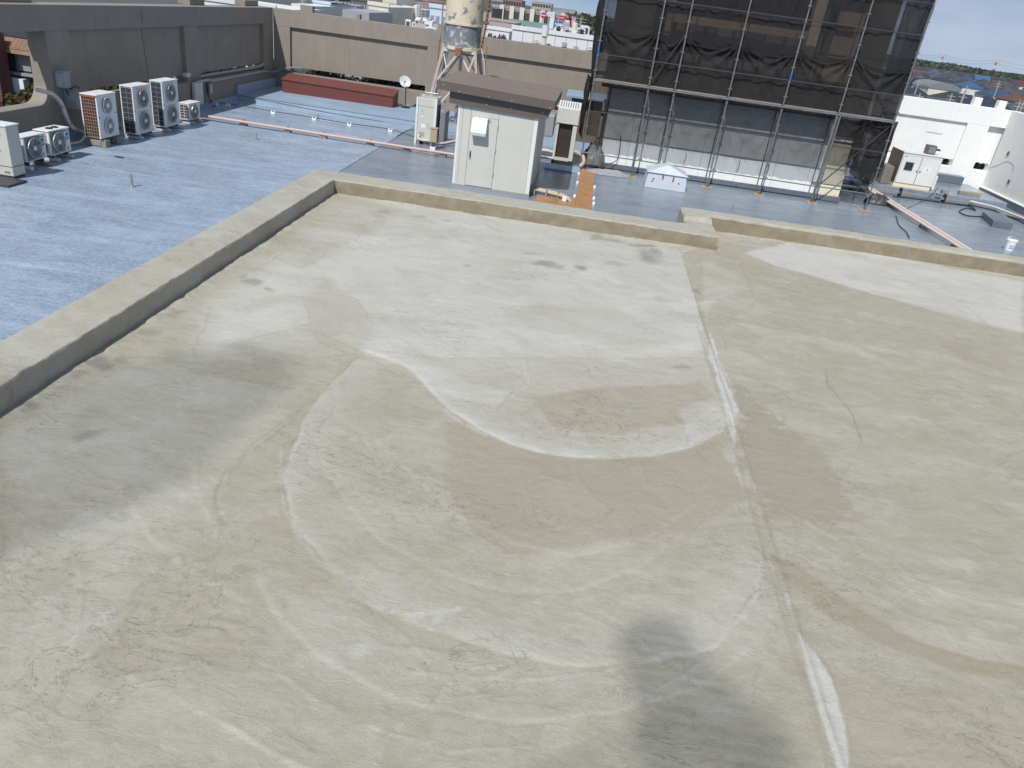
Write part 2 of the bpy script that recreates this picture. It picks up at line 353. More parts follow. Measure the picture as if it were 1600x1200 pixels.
# raised plateau along the rear parapet, and the one on the right
mb=MB(); mb.add([(-14.24,30.99,0),(-14.24,31.02,.2),(-14.24,34.98,.24),(.4,30.99,0),(.4,31.02,.2),(.4,34.98,.24),(-14.24,34.98,0),(.4,34.98,0)],[(0,3,4,1),(1,4,5,2),(3,7,5,4),(0,1,2,6),(6,2,5,7),(0,6,7,3)])
struct(mb.build('raised_roof_step',M['blueplat']))
struct(MB().box(-14.24,-14.12,30.98,34.9,.2,.6).build('coating_upstand',M['blueplat']))
mb=MB(); mb.prism([(-14.24,19.6),(-14.16,19.6),(-14.16,30.98),(-14.24,30.98)],0,.2); struct(mb.build('coating_upstand',M['blueplat']))
mb=MB(); mb.prism([(9.9,31.35),(16.75,31.35),(16.75,34.98),(9.9,34.98)],0,.3); struct(mb.build('raised_roof_step',M['greyroof'],bev=.02))
struct(MB().box(14.6,16.3,34.5,34.98,.3,.62).build('raised_roof_step',M['upstand'],bev=.02))
struct(MB().box(17.28,17.36,24,34.98,0,.22).build('coating_upstand',M['upstand']))

# ------------------------------------------------------------------ perimeter walls (frame of piers and beams with recessed panels and a slot below)
TOP=3.42
def slabpart(name,mat,parent,*b): return MB().box(*b).build(name,mat,parent,bev=.012)
# left wall
LW=thing('parapet_wall',(-14.5,20,0),'tall taupe concrete screen wall in shade along the left roof edge, behind the row of condensers','parapet wall')
XI,XO=-14.25,-14.8
slabpart('top_beam',M['wallgrey'],LW,XO,XI,-6,35.0,2.8,TOP)
for a,b in((8.2,9.2),(20.0,20.96),(27.2,28.2),(33.95,35.0)): slabpart('pier',M['wallgrey'],LW,XO+.003,XI-.003,a,b,.98,2.8)
slabpart('low_wall',M['wallgrey'],LW,XO+.003,XI-.003,-6,19.98,-.3,1.0)
slabpart('low_wall',M['wallgrey'],LW,XO+.003,XI-.003,19.98,35,-.3,.98)
for a,b in((20.96,27.2),(28.2,33.95)): slabpart('panel',M['wallgrey'],LW,XO+.08,XI-.14,a+.002,b-.002,1.2,2.8)
# rounded fillet where the low wall meets the first pier
mb=MB(); pts=[(20.0,.98),(20.0,1.5)]
for i in range(9):
    t=math.pi/2*i/8; pts.append((19.5+.5*math.cos(t) if 0 else 20.0-.5*(1-math.cos(t)),1.5-.5*math.sin(t)))
pts=[(20.0,.98)]+[(20.0-.5*(1-math.cos(math.pi/2*i/8)) ,1.5-.5*math.sin(math.pi/2*i/8)) for i in range(9)]+[(19.5,.98)]
n=len(pts); mb.add([(XI-.004,y,z) for y,z in pts]+[(XO+.004,y,z) for y,z in pts],[tuple(range(n)),tuple(range(2*n-1,n-1,-1))]+[(i,(i+1)%n,n+(i+1)%n,n+i) for i in range(n)])
mb.build('fillet',M['wallgrey'],LW)
for a,b in((19.2,19.75),(27.0,27.5),(20.9,21.0)): pass
for y0,y1 in((18.9,20.15),(28.4,29.5),(33.0,34.3)): slabpart('cap_block',M['wallgrey'],LW,XO-.25,XO+.2,y0,y1,TOP,TOP+.22)
for (y0,z0,y1,z1) in((24.75,2.75,24.9,1.25),(24.6,3.3,24.62,2.9),(31.9,2.3,31.9,1.3),(19.98,0,0,0)):
    if z1: MB().tube([(XI-.14+ (.14 if z0>2.85 else 0)+.003,y0+(y1-y0)*t+.03*math.sin(t*23),z0+(z1-z0)*t) for t in [i/12 for i in range(13)]],.006,4).build('crack',M['dark'],LW)
# rear wall: taupe part then white part
def rearwall(x0,x1,mat,panels,label,slots=()):
    w=thing('parapet_wall',((x0+x1)/2,35.2,0),label,'parapet wall'); Y0,Y1=35.0,35.45
    slabpart('top_beam',mat,w,x0,x1,Y0,Y1,2.74,TOP)
    xs=[x0]+[v for p in panels for v in p]+[x1]
    for i in range(0,len(xs),2):
        if xs[i+1]-xs[i]>.02: slabpart('pier',mat,w,xs[i],xs[i+1],Y0+.002,Y1-.002,.88,2.74)
    slabpart('low_wall',mat,w,x0,x1,Y0+.004,Y1-.004,-.3,.88)
    for (a,b) in panels: slabpart('panel',mat,w,a+.002,b-.002,Y0+.13,Y1-.06,1.12,2.74)
    return w
RW=rearwall(-14.25,11.8,M['wallgrey'],[(-13.5,-7.35),(-5.9,.9),(2.0,8.5)],'sunlit taupe concrete screen wall along the rear roof edge, behind the water tank and maroon box')
for x0,x1 in((-13.1,-12.55),(-7.0,-6.72),(-10.62,-10.45)): slabpart('cap_block',M['wallgrey'],RW,x0,x1,35.2,35.5,TOP,TOP+(.26 if x1-x0>.2 else .2))
W2=thing('parapet_wall',(14.5,35.2,0),'white painted screen wall right of the netted scaffold, behind the grey-sided white cabinet','parapet wall')
wm=M['wallwhite']
slabpart('top_beam',wm,W2,11.8,17.36,35.0,35.45,2.72,TOP)
slabpart('panel',wm,W2,12.3,15.82,35.1,35.42,1.2,2.72)
slabpart('panel',wm,W2,16.72,17.8,35.2,35.42,1.22,2.72); slabpart('back_return',wm,W2,17.362,17.8,35.0,35.45,-.3,1.22); slabpart('back_return',wm,W2,17.362,17.8,35.0,35.45,2.72,TOP)
slabpart('pier',wm,W2,11.8,12.3,35.003,35.44,.8,2.72); slabpart('pier',wm,W2,15.82,16.72,35.003,35.44,.8,2.72)
slabpart('low_wall',wm,W2,11.8,15.0,35.004,35.44,-.3,.98); slabpart('low_wall',wm,W2,15.0,17.36,35.004,35.44,-.3,.92)
slabpart('sill',wm,W2,12.3,15.0,35.16,35.42,.98,1.2)
for x in(16.0,17.0): slabpart('cap_block',wm,W2,x-.2,x+.12,35.15,35.42,TOP,TOP+.32)
W3=thing('parapet_wall',(17.6,29,0),'white screen wall in half shade running towards the viewer at the right edge','parapet wall')
slabpart('wall_face',wm,W3,17.36,17.8,-6,34.998,.25,TOP)
slabpart('drip_edge',wm,W3,17.27,17.36,-6,34.99,.25,.31)
slabpart('base_recess',M['greysteel'],W3,17.4,17.78,-6,34.9,-.3,.25)
for (x,y) in((1576,240),(1577,284)):
    p=PX(x,y,17.36); MB().box(17.33,17.36,p.y-.07,p.y+.07,p.z-.09,p.z+.09).build('drain_hole',M['conc'],W3); MB().box(17.325,17.33,p.y-.045,p.y+.045,p.z-.06,p.z+.06).build('drain_hole',M['dark'],W3)
MB().tube(smoothcurve([PX(x,y,17.35) for x,y in((1545,262),(1560,258),(1572,252),(1583,257),(1582,268))],4),.006,4).build('crack',M['midgrill'],W3)
MB().tube(smoothcurve([PY(x,y,35.09) for x,y in((1448,206),(1458,207),(1466,209),(1473,209))],4),.008,4).build('crack',M['midgrill'],W2)

# ------------------------------------------------------------------ penthouse with freshly trowelled mortar roof
FZ=2.3
M['pentwall']=surf('slate_painted_wall',(.12,.125,.15),.7,.08,2,streak=.2,bump=.2)
pw=MB(); pw.prism([(-3.74,-6),(9.0,-6),(9.0,11.59),(1.64,11.59),(1.64,10.72),(-3.74,10.72)],0,2.2)
tag(pw.build('penthouse',M['pentwall']),'low slate painted penthouse block under the sand coloured mortar roof','building')
# parapet as a swept, slightly uneven strip
def parapet():
    inner=[(-3.34,-6),(-3.34,10.24),(2.02,10.24),(2.02,11.33),(9.0,11.33)]
    outer=[(-3.78,-6),(-3.78,10.76),(1.6,10.76),(1.6,11.63),(9.0,11.63)]
    ring=[];
    for i in range(4):
        a,b=Vector(inner[i]),Vector(inner[i+1]); c,d=Vector(outer[i]),Vector(outer[i+1]); L=(b-a).length; k=max(8,int(L/.035))
        for j in range(k+(i==3)):
            t=j/k; ring.append((a.lerp(b,t),c.lerp(d,t)))
    prof=[(0,-.06)]+[(0,.185*j/5) for j in range(0,5)]+[(.004,.178),(.02,.187)]+[(.13+.74*j/7,.187) for j in range(8)]+[(.95,.183),(.99,.165),(1.0,.12),(1.0,-.1)]
    m=len(prof); vs=np.zeros((len(ring),m,3)); s=0; pi=None
    for i,(a,c) in enumerate(ring):
        w=(c-a)
        for j,(u,h) in enumerate(prof):
            q=a+w*u; tz=2.526-2.485 if q.y>11.0 else 0
            vs[i,j]=(q.x,q.y,FZ+h+ (tz if h>.1 else 0))
    x,y,z=vs[...,0],vs[...,1],vs[...,2]
    s=(fbm(x*2.1+z*3,y*2.1,4,5)-.5); f=(fbm(x*11+z*14,y*11+z*5,9,5)-.5); lump=np.maximum(0,fbm(x*6,y*6+z*8,19,4)-.62)
    vs[...,0]+=s*.03+f*.026; vs[...,1]+=(fbm(x*2.1,y*2.1+z*3,14,5)-.5)*.03+(fbm(x*11,y*11+z*14,29,5)-.5)*.026
    vs[...,2]+=(s*.012+f*.012+lump*.05)*(z>FZ+.05)
    V=vs.reshape(-1,3).tolist(); Fs=[(i*m+j,(i+1)*m+j,(i+1)*m+j+1,i*m+j+1) for i in range(len(ring)-1) for j in range(m-1)]
    mb=MB(); mb.add(V,Fs); o=mb.build('roof_kerb',M['mortarwall'],smooth=True)
    try: o.data.set_sharp_from_angle(angle=math.radians(35))
    except Exception: pass
    me_=o.data; me_.materials.append(M['mortartan']); mi=[1 if (p.normal.y<-.5 and abs(p.normal.z)<.45 and p.center.z+o.location.z<FZ+.182 and i%(m-1)<6) else 0 for i,p in enumerate(me_.polygons)]; me_.polygons.foreach_set('material_index',mi)  # darker tan mortar on the inner kerb faces turned to the viewer
    tag(o,'low mortar rendered kerb running round the sand coloured roof with a step near the middle','parapet')
parapet()

# floor painting: patches traced as plan outlines, in metres
def FP(*pts): return np.array([[P(x,y,FZ).x,P(x,y,FZ).y] for x,y in pts])
xs=np.arange(-3.36,9.0,.0125); 
ys=[-.6]; 
while ys[-1]<11.4: ys.append(ys[-1]+(.02 if ys[-1]<1.4 else .0095*(1+.42*max(0,ys[-1]-2.0)**.85)))
ys=np.array(ys)
# keep only columns that can be seen; coarse further right
xs=np.concatenate([np.arange(-3.36,3.6,.0125),np.arange(3.6,9.0,.022)])
X,Y=np.meshgrid(xs,ys); 
wx=(fbm(X*1.3,Y*1.3,51,4)-.5); wy=(fbm(X*1.3+9,Y*1.3,61,4)-.5); fx=(fbm(X*9,Y*9,71,4)-.5); fy=(fbm(X*9,Y*9+5,81,4)-.5)
def sdf(poly,ragged=.02,soft=.10):
    px=X+wx*soft+fx*ragged*2; py=Y+wy*soft+fy*ragged*2
    d=np.full(X.shape,1e9); s=np.ones(X.shape); n=len(poly)
    for i in range(n):
        a=poly[i]; b=poly[i-1]; e=b-a; w0=px-a[0]; w1=py-a[1]
        t=np.clip((w0*e[0]+w1*e[1])/(e@e+1e-9),0,1); d=np.minimum(d,(w0-e[0]*t)**2+(w1-e[1]*t)**2)
        c1=py>=a[1]; c2=py<b[1]; c3=e[0]*w1>e[1]*w0
        flip=(c1&c2&c3)|(~c1&~c2&~c3); s=np.where(flip,-s,s)
    return s*np.sqrt(d)          # negative inside
def lined(poly,ragged=.01,soft=.03):
    px=X+wx*soft+fx*ragged*2; py=Y+wy*soft+fy*ragged*2; d=np.full(X.shape,1e9)
    for i in range(len(poly)-1):
        a=poly[i]; b=poly[i+1]; e=b-a; w0=px-a[0]; w1=py-a[1]
        t=np.clip((w0*e[0]+w1*e[1])/(e@e+1e-9),0,1); d=np.minimum(d,(w0-e[0]*t)**2+(w1-e[1]*t)**2)
    return np.sqrt(d)
big=fbm(X*.55,Y*.8,2,5); med=fbm(X*1.6+wx*2,Y*2.6+wy*2,3,6); fin=fbm(X*5+wx*3,Y*7+wy*3,6,5)
pale=.24+.3*(med-.5)+.22*(big-.5); H=(big-.5)*.02+(med-.5)*.006; tan=np.zeros(X.shape); wet=np.zeros(X.shape); white=np.zeros(X.shape); line=np.zeros(X.shape)
# generic overlapping trowel sweeps: fans of concentric drag marks
def sweep(c,R,tone,seed,amp=.10,edge=True,ex=1.0):
    global pale,H,white
    dx=X-c[0]+wx*.12; dy=(Y-c[1])*ex+wy*.12; r=np.hypot(dx,dy); th=np.arctan2(dy,dx)
    rr=r+ .03*np.sin(th*3+seed)+fx*.03
    m=sstep(R,R-.05,rr)
    st=(vnoise(rr*26,th*1.6+seed,seed)-.5)*.6+(vnoise(rr*60,th*3+seed,seed+1)-.5)*.4
    pale=pale*(1-m*.62)+m*.62*(tone+(med-.5)*.45)+m*st*amp
    H=H+m*st*.0016
    if edge:
        e=np.exp(-((rr-R)/.007)**2)*(vnoise(th*4+seed,rr*0+seed,seed+5)>.5)*(fin>.45); H=H+e*.004; pale=pale+e*.22
rs=random.Random(21)
for k in range(58):
    y=rs.uniform(1.5,11); sweep((rs.uniform(-3.6,2+y*.5),y),rs.uniform(.6,1.5),rs.uniform(.08,.36)+.22*max(0,min(1,(y-6)/4)),k+100,.12,rs.random()<.5)
def patch(poly,k,val,edge=.06,rg=.02,soft=.1,which='pale'):
    global pale,tan,wet,white
    global line,H
    sd_=sdf(poly,rg*1.6,soft); m=sstep(edge*.55,-edge*.55,sd_)*k
    tide=np.exp(-(sd_/.007)**2)*sstep(.5,.62,fbm(X*2.3,Y*2.3,int(abs(poly[0][0])*971)%500,3)); line=np.maximum(line,tide*.42); H=H+tide*.002
    if edge<.1: H=H+m*.0015*sstep(.0,-.03,sd_)
    if which=='pale': pale=pale*(1-m)+val*m+m*(med-.5)*.55+m*(fin-.5)*.35
    elif which=='tan': tan=np.maximum(tan,m*val*(.75+.5*(fin)))
    elif which=='wet': wet=np.maximum(wet,m*val*(.6+.7*fin))
    elif which=='white': white=np.maximum(white,m*val*(.5+.8*fin))
    return m
# upper pale field
patch(FP((330,470),(560,310),(800,345),(1110,395),(1180,470),(1130,520),(1090,560),(880,560),(650,600),(560,555),(430,560),(300,560)),.85,.80,.35)
patch(FP((420,400),(520,300),(640,330),(560,372),(470,420)),.7,.35,.2)
patch(FP((500,430),(560,470),(590,520),(560,560),(500,535),(470,470)),.7,.5,.15,which='tan')
patch(FP((360,540),(480,510),(560,550),(500,610),(400,600)),.6,.25,.2)
patch(FP((780,480),(960,480),(1070,530),(1000,545),(820,510)),.6,.4,.15,which='tan')
# left pale zone and its lower, sandier neighbour
patch(FP((0,680),(220,560),(420,600),(470,630),(380,710),(335,790),(200,840),(0,900)),.75,.48,.2)
patch(FP((345,750),(470,640),(560,560),(480,700),(440,760),(460,840),(520,900),(420,930),(345,840)),.8,.18,.05)
patch(FP((340,850),(430,880),(450,960),(380,1050),(210,1010),(180,960),(260,880)),.8,.12,.12)
patch(FP((0,880),(200,850),(230,920),(180,1000),(60,1100),(0,1120)),.6,.3,.2)
patch(FP((200,1050),(400,1020),(430,1100),(400,1200),(180,1200)),.6,.36,.15)
# large round patch around the middle
B0=FP((500,612),(560,560),(620,560),(700,640),(800,695),(900,716),(1020,714),(1140,650),(1180,780),(1195,900),(1120,1020),(900,1040),(700,990),(600,950),(520,888),(462,825),(440,745),(470,660))
patch(B0,.8,.28,.03,.012,.04)
def rim(poly,openline,w,k,tone=.62,rg=.008,soft=.03,wh=.5):
    global pale,white,H
    d=lined(FP(*openline),rg,soft); ins=sstep(.010,-.010,sdf(FP(*poly),rg,soft)); g=ins*np.exp(-(d/w)**1.4)*k*np.clip(.5+1.1*(fbm(X*3.1,Y*3.1,int(w*1000)+len(poly),5)-.25),0,1.1)
    pale=pale*(1-g)+g*tone; e=ins*np.exp(-(d/.012)**2); white=np.maximum(white,e*wh*sstep(.3,.55,fbm(X*5,Y*5,len(openline)+9,3))); H=H+ins*sstep(0,.02,d)*np.exp(-(d/w))*.004
Bo=[(620,560),(560,562),(500,612),(470,660),(440,745),(462,825),(520,888),(600,950),(700,992),(800,1022),(900,1040),(1010,1035),(1120,1015),(1170,960),(1195,900)]
rim(Bo+[(1180,780),(1140,650),(900,560)],Bo,.24,.95,.6,.016,.05,.3)
Co=[(400,900),(430,960),(500,1030),(620,1092),(800,1130),(960,1112),(1100,1075),(1190,1000),(1225,930)]
rim(Co+[(1000,700),(600,700)],Co,.16,.65,.48,wh=.14)
Do=[(480,650),(500,720),(540,790),(600,850),(700,900),(800,925),(900,925),(1000,890),(1080,830)]
rim(Do+[(1000,600),(600,600)],Do,.14,.45,.45,wh=.08)
Eo=[(620,720),(700,800),(800,850),(900,870),(1000,850),(1090,790)]
rim(Eo+[(1000,600),(700,600)],Eo,.12,.45,.42,wh=.08)
Fo=[(180,760),(230,840),(300,900),(380,940)]; rim(Fo+[(500,700),(300,640)],Fo,.16,.4,.4,wh=.05)
Go=[(200,1060),(300,1110),(420,1180),(520,1240)]; rim(Go+[(700,1000),(300,950)],Go,.16,.45,.4,wh=.08)
patch(FP((700,660),(800,700),(900,722),(1020,720),(1130,690),(1165,780),(1080,830),(930,850),(820,870),(740,830),(690,750)),.9,.75,.06,which='tan')
patch(FP((790,850),(880,760),(1000,800),(940,860),(860,880)),.7,.5,.15)
patch(FP((820,760),(900,745),(960,800),(900,830),(840,820)),.5,.5,.15)
patch(FP((400,960),(520,920),(640,990),(700,1050),(640,1120),(480,1040),(420,1000)),.6,.48,.14)
patch(FP((600,1000),(860,1040),(1000,1040),(940,1080),(700,1080)),.6,.42,.12)
patch(FP((1080,960),(1190,880),(1230,960),(1180,1100),(1080,1160)),.5,.45,.14)
patch(FP((560,1090),(900,1100),(1000,1200),(600,1200)),.6,.22,.14)
# crescent A: bright rim, sandy inside
ringA=FP((560,545),(640,575),(700,640),(750,672),(800,696),(850,709),(900,715),(960,717),(1020,713),(1080,700),(1130,675),(1150,645))
dA=lined(ringA,.006,.015)
inA=sstep(.010,-.010,sdf(FP((560,545),(640,575),(700,640),(750,672),(800,696),(850,709),(900,715),(960,717),(1020,713),(1080,700),(1130,675),(1150,645),(1100,560),(900,560),(700,560)),.006,.015))
pale=pale*(1-inA*.7)+inA*.7*.5
white=np.maximum(white,inA*np.exp(-(dA/.10)**1.3)*.8*np.clip(.25+1.5*(fin-.2)*(.4+fbm(X*7,Y*7,77,4)),0,1)); H=H+.004*inA*sstep(0,.03,dA)
patch(FP((830,620),(950,605),(1100,600),(1130,630),(1080,660),(960,680),(860,665)),.9,.7,.07,which='tan')
patch(FP((640,560),(720,590),(800,610),(780,640),(700,620)),.7,.7,.1)
# thin proud ridges
def rid(pts,w,h,wh=.5,rg=.006,soft=.02,brk=0):
    global H,white
    d=lined(FP(*pts),rg,soft); k=np.exp(-(d/w)**2)
    if brk: k=k*sstep(brk-.08,brk+.08,fbm(X*3,Y*3,int(w*9999),3))
    H=H+k*h; white=np.maximum(white,k*wh*sstep(.38,.56,fbm(X*13,Y*13,55,3))*(.5+fbm(X*2,Y*2,56,3)))
rid([(440,700),(438,740),(444,790),(460,825),(480,855),(505,880),(560,920),(610,955),(680,985)],.006,.005,.5)
rid([(1187,880),(1182,930),(1160,975),(1120,1020),(1070,1055),(1000,1090)],.005,.004,.4)
rid([(690,632),(700,645),(730,665),(760,680)],.012,.004,.5)
rid([(720,950),(640,960),(600,950),(560,925)],.02,.003,.4,.02)
rid([(820,560),(826,600),(790,620),(730,650),(700,640)],.012,.004,.2,.02,brk=.4)
rid([(900,955),(1000,1000),(1040,1040)],.008,.003,.3)
rid([(640,1050),(820,1060),(940,1050),(1040,1020)],.007,.003,.2,.01)
rid([(400,1030),(540,1120),(700,1170),(830,1165)],.008,.003,.25,.01,brk=.35)
rid([(350,1130),(430,1180),(480,1200)],.01,.003,.3,.01)
# the right hand slab and the joint ridge
slabR=FP((1067,395),(1098,510),(1150,680),(1210,880),(1245,1000),(1275,1100),(1300,1200),(2400,1200),(2400,330),(1160,375))
mR=patch(slabR,.9,.22,.02,.004,.02)
strk=(fbm(X*1.1,Y*9,91,5)-.5); pale=pale+mR*strk*.5
patch(FP((1160,395),(1250,375),(1600,440),(1600,520),(1500,500),(1400,470),(1300,440),(1210,415)),.85,.85,.12)
patch(FP((1095,400),(1150,400),(1180,470),(1160,500),(1105,515)),.7,.5,.05)
patch(FP((1120,470),(1172,455),(1175,480),(1150,505),(1105,512)),.6,.12,.04)
patch(FP((1120,520),(1160,600),(1230,690),(1330,760),(1500,780),(1600,700),(1600,520),(1400,470),(1240,440),(1180,470)),.5,.26,.2)
dJ=lined(np.array([[1.50,10.1],[1.505,2.0]]),.006,.0)
far=sstep(7.6,6.9,Y)
H=H+np.exp(-(dJ/.016)**2)*.006*(.4+.6*far); line=np.maximum(line,np.exp(-(np.hypot(dJ,0)/.009)**2)*.5)
dJ2=lined(np.array([[1.42,7.2],[1.43,2.0]]),.005,.0); H=H+np.exp(-(dJ2/.012)**2)*.004; line=np.maximum(line,np.exp(-(dJ2/.008)**2)*.25)
strip=(X>1.425)&(X<1.5)&(Y<7.1); pale=np.where(strip,pale*.6+.4*.15,pale)
patch(FP((1105,515),(1125,560),(1160,640),(1155,700),(1130,620),(1110,560)),.9,.9,.03,which='white')
patch(FP((1060,640),(1140,615),(1160,660),(1080,700)),.6,.5,.06,which='white')
cres=FP((1247,985),(1275,1020),(1300,1060),(1320,1120),(1326,1200),(1318,1260),(1308,1200),(1290,1140),(1265,1060))
patch(cres,.85,.9,.012,.006,.015,which='white'); H=H+.004*sstep(.01,-.02,sdf(cres,.004,.01))
# damp flaking patch
wp=FP((1150,590),(1205,640),(1250,680),(1290,715),(1312,760),(1330,790),(1310,830),(1260,815),(1200,810),(1175,730))
ww=sdf(wp,.07,.12); flake=vnoise(X*14+fx*4,Y*14,33)
wm_=sstep(.02,-.02,ww)*sstep(.62,.5,flake*sstep(-.35,.05,ww)); wm_=np.maximum(wm_,sstep(.2,.0,ww)*(flake>.70)*(Y<5.2)*.9)
pale=pale*(1-.8*wm_)+.8*wm_*.12; wet=np.maximum(wet,wm_*.14); tan=np.maximum(tan,wm_*.5); H=H-wm_*.002
# brown drag band and the smoother bay beneath it
patch(FP((1232,890),(1300,950),(1400,1010),(1500,1045),(1700,1075),(1800,1300),(1340,1300),(1330,1150),(1300,1050),(1250,985)),.85,.14,.03,.01,.03)
patch(FP((1240,1000),(1420,1050),(1600,1090),(1700,1300),(1340,1300)),.5,.35,.2,which='tan')
patch(FP((1200,868),(1240,880),(1330,945),(1430,1000),(1520,1028),(1700,1060),(1700,1085),(1500,1050),(1400,1015),(1300,965),(1225,905)),.95,1.1,.03,.01,.03,which='tan')
for k,(off,hh) in enumerate(((0,.003),(28,.0025),(55,.003))):
    rid([(1220,850-off),(1320,905-off),(1420,960-off),(1520,995-off),(1620,1015-off)],.012,hh,.12,.006,.04)
def stain(x,y,rx,ry,a,which):
    global wet,white,tan
    p=P(x,y,FZ); q=P(x+rx,y,FZ); r_=P(x,y-ry,FZ); sx=max(.03,abs(q.x-p.x)); sy=max(.02,abs(r_.y-p.y))
    d=np.hypot((X-p.x+wx*.2+fx*.12)/sx,(Y-p.y+wy*.2+fy*.12)/sy); m=a*sstep(1.25,.2,d+(fin-.5)*.8)
    if which=='wet': wet=np.maximum(wet,m)
    elif which=='tan': tan=np.maximum(tan,m)
    else: white=np.maximum(white,m)
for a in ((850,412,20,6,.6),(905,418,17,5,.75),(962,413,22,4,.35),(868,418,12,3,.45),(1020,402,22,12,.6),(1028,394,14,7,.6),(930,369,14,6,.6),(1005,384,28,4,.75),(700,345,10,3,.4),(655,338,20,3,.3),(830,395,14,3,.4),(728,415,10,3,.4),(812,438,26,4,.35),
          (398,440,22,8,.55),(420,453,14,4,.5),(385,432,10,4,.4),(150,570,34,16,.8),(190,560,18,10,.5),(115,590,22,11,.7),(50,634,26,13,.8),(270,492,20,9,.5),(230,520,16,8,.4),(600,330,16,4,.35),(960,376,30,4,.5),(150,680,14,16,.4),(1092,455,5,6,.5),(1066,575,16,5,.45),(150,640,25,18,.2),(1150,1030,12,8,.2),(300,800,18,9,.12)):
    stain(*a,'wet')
for a in ((700,965,10,10,.5),(345,812,10,10,.4),(780,625,12,8,.3),(170,960,5,12,.3),(560,1000,24,18,.4),(1235,930,12,14,.5),(960,560,40,6,.4)): stain(*a,'white')
for a in ((1500,550,34,18,.7),(1560,560,20,14,.5),(480,800,40,50,.3),(1040,470,30,6,.4),(1160,420,30,20,.3)): stain(*a,'tan')
# ripple marks at the lower left
rp=sstep(.05,-.2,sdf(FP((230,860),(350,850),(450,960),(330,1060),(200,1000)),.05,.2)); rn=fbm(X*22+wx*30,Y*9,97,4); H=H+rp*(rn-.5)*.012
# cracks
def crk(pts,a=.8,w=.006):
    global line,H
    d=lined(FP(*pts),.02,.06); k=np.exp(-(d/w)**2); line=np.maximum(line,k*a); H=H-k*.003
crk([(1290,575),(1295,600),(1320,630),(1330,650),(1345,690)],.8,.008); crk([(1560,520),(1500,470),(1420,440)],.3,.012); crk([(1070,410),(1088,470)],.7,.008)
crk([(1098,510),(1112,545),(1150,620)],.7,.009); crk([(1440,1080),(1480,1160)],.3,.004); crk([(345,750),(335,790),(352,825)],.6,.01); crk([(500,610),(400,690),(345,748)],.35,.008)
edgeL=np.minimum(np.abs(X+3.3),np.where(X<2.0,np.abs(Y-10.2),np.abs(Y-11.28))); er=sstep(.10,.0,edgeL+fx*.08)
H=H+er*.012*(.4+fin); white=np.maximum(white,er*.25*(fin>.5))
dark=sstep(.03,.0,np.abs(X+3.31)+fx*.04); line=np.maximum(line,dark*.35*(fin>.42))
H=H+(fin-.5)*.004+ (fbm(X*24,Y*24,41,3)-.5)*.0026
keepx=~((X>1.9)&(Y>99)) 
nY,nX=X.shape; idx=np.arange(nY*nX).reshape(nY,nX)
q=np.stack([idx[:-1,:-1],idx[:-1,1:],idx[1:,1:],idx[1:,:-1]],-1).reshape(-1,4)
cx=X[:-1,:-1].reshape(-1); cy=Y[:-1,:-1].reshape(-1)
vis=~((cx<2.02)&(cy>10.3))&~(cx>2.2+.62*cy+.6)
q=q[vis]; used=np.unique(q); remap=-np.ones(nY*nX,int); remap[used]=np.arange(len(used)); q=remap[q]
co=np.stack([X.ravel()[used],Y.ravel()[used],H.ravel()[used]+FZ],1)
me=bpy.data.meshes.new('mortar_roof_floor'); me.vertices.add(len(co)); me.vertices.foreach_set('co',co.astype(np.float32).ravel())
me.loops.add(len(q)*4); me.loops.foreach_set('vertex_index',q.astype(np.int32).ravel()); me.polygons.add(len(q))
me.polygons.foreach_set('loop_start',np.arange(0,len(q)*4,4,dtype=np.int32)); me.polygons.foreach_set('loop_total',np.full(len(q),4,dtype=np.int32))
me.update(calc_edges=True); me.polygons.foreach_set('use_smooth',np.ones(len(q),dtype=bool))
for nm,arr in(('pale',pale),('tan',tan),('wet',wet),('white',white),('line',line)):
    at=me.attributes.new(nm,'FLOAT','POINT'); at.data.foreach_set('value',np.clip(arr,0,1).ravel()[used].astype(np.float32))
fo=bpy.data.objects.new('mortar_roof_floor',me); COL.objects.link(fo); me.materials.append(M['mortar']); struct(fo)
print('floor verts',len(co))
# ------------------------------------------------------------------ condensers (fan side faces +X, towards the roof)
def fan(root,x,y,z,r,style='ring'):
    mb=MB(); mb.lathe((x,y,z),[(r,0),(r,.012)],28,'x'); back=mb.build('fan_recess',M['midgrill'],root)
    mb=MB()
    for k in range(3):
        a=k*2.094+.5+z; pts=[]
        for (rr,da) in((.04,-.3),(r*.86,-.55),(r*.9,.25),(.04,.5)): pts.append((x+.02,y+rr*math.cos(a+da),z+rr*math.sin(a+da)))
        mb.add(pts,[(0,1,2,3)])
    mb.build('fan_blades',M['darkgrill'],root)
    mb=MB(); mb.lathe((x,y,z),[(.055,.02),(.055,.045),(.02,.055)],14,'x'); mb.build('fan_hub',M['paper'],root)
    mb=MB(); n=28
    for rr in (r*1.0,r*.83,r*.66,r*.49,r*.32):
        w=.012 if rr==r else .0045
        mb.lathe((x,y,z),[(rr-w,.03),(rr-w,.045),(rr+w,.045),(rr+w,.03)],n,'x') if False else mb.tube([(x+.04,y+rr*math.cos(2*math.pi*i/n),z+rr*math.sin(2*math.pi*i/n)) for i in range(n+1)],w,4)
    for k in range(12):
        a=k*math.pi/6; mb.bar((x+.042,y+.05*math.cos(a),z+.05*math.sin(a)),(x+.042,y+r*math.cos(a),z+r*math.sin(a)),.004)
    mb.build('fan_grille',M['tin'] if style=='ring' else M['white'],root)
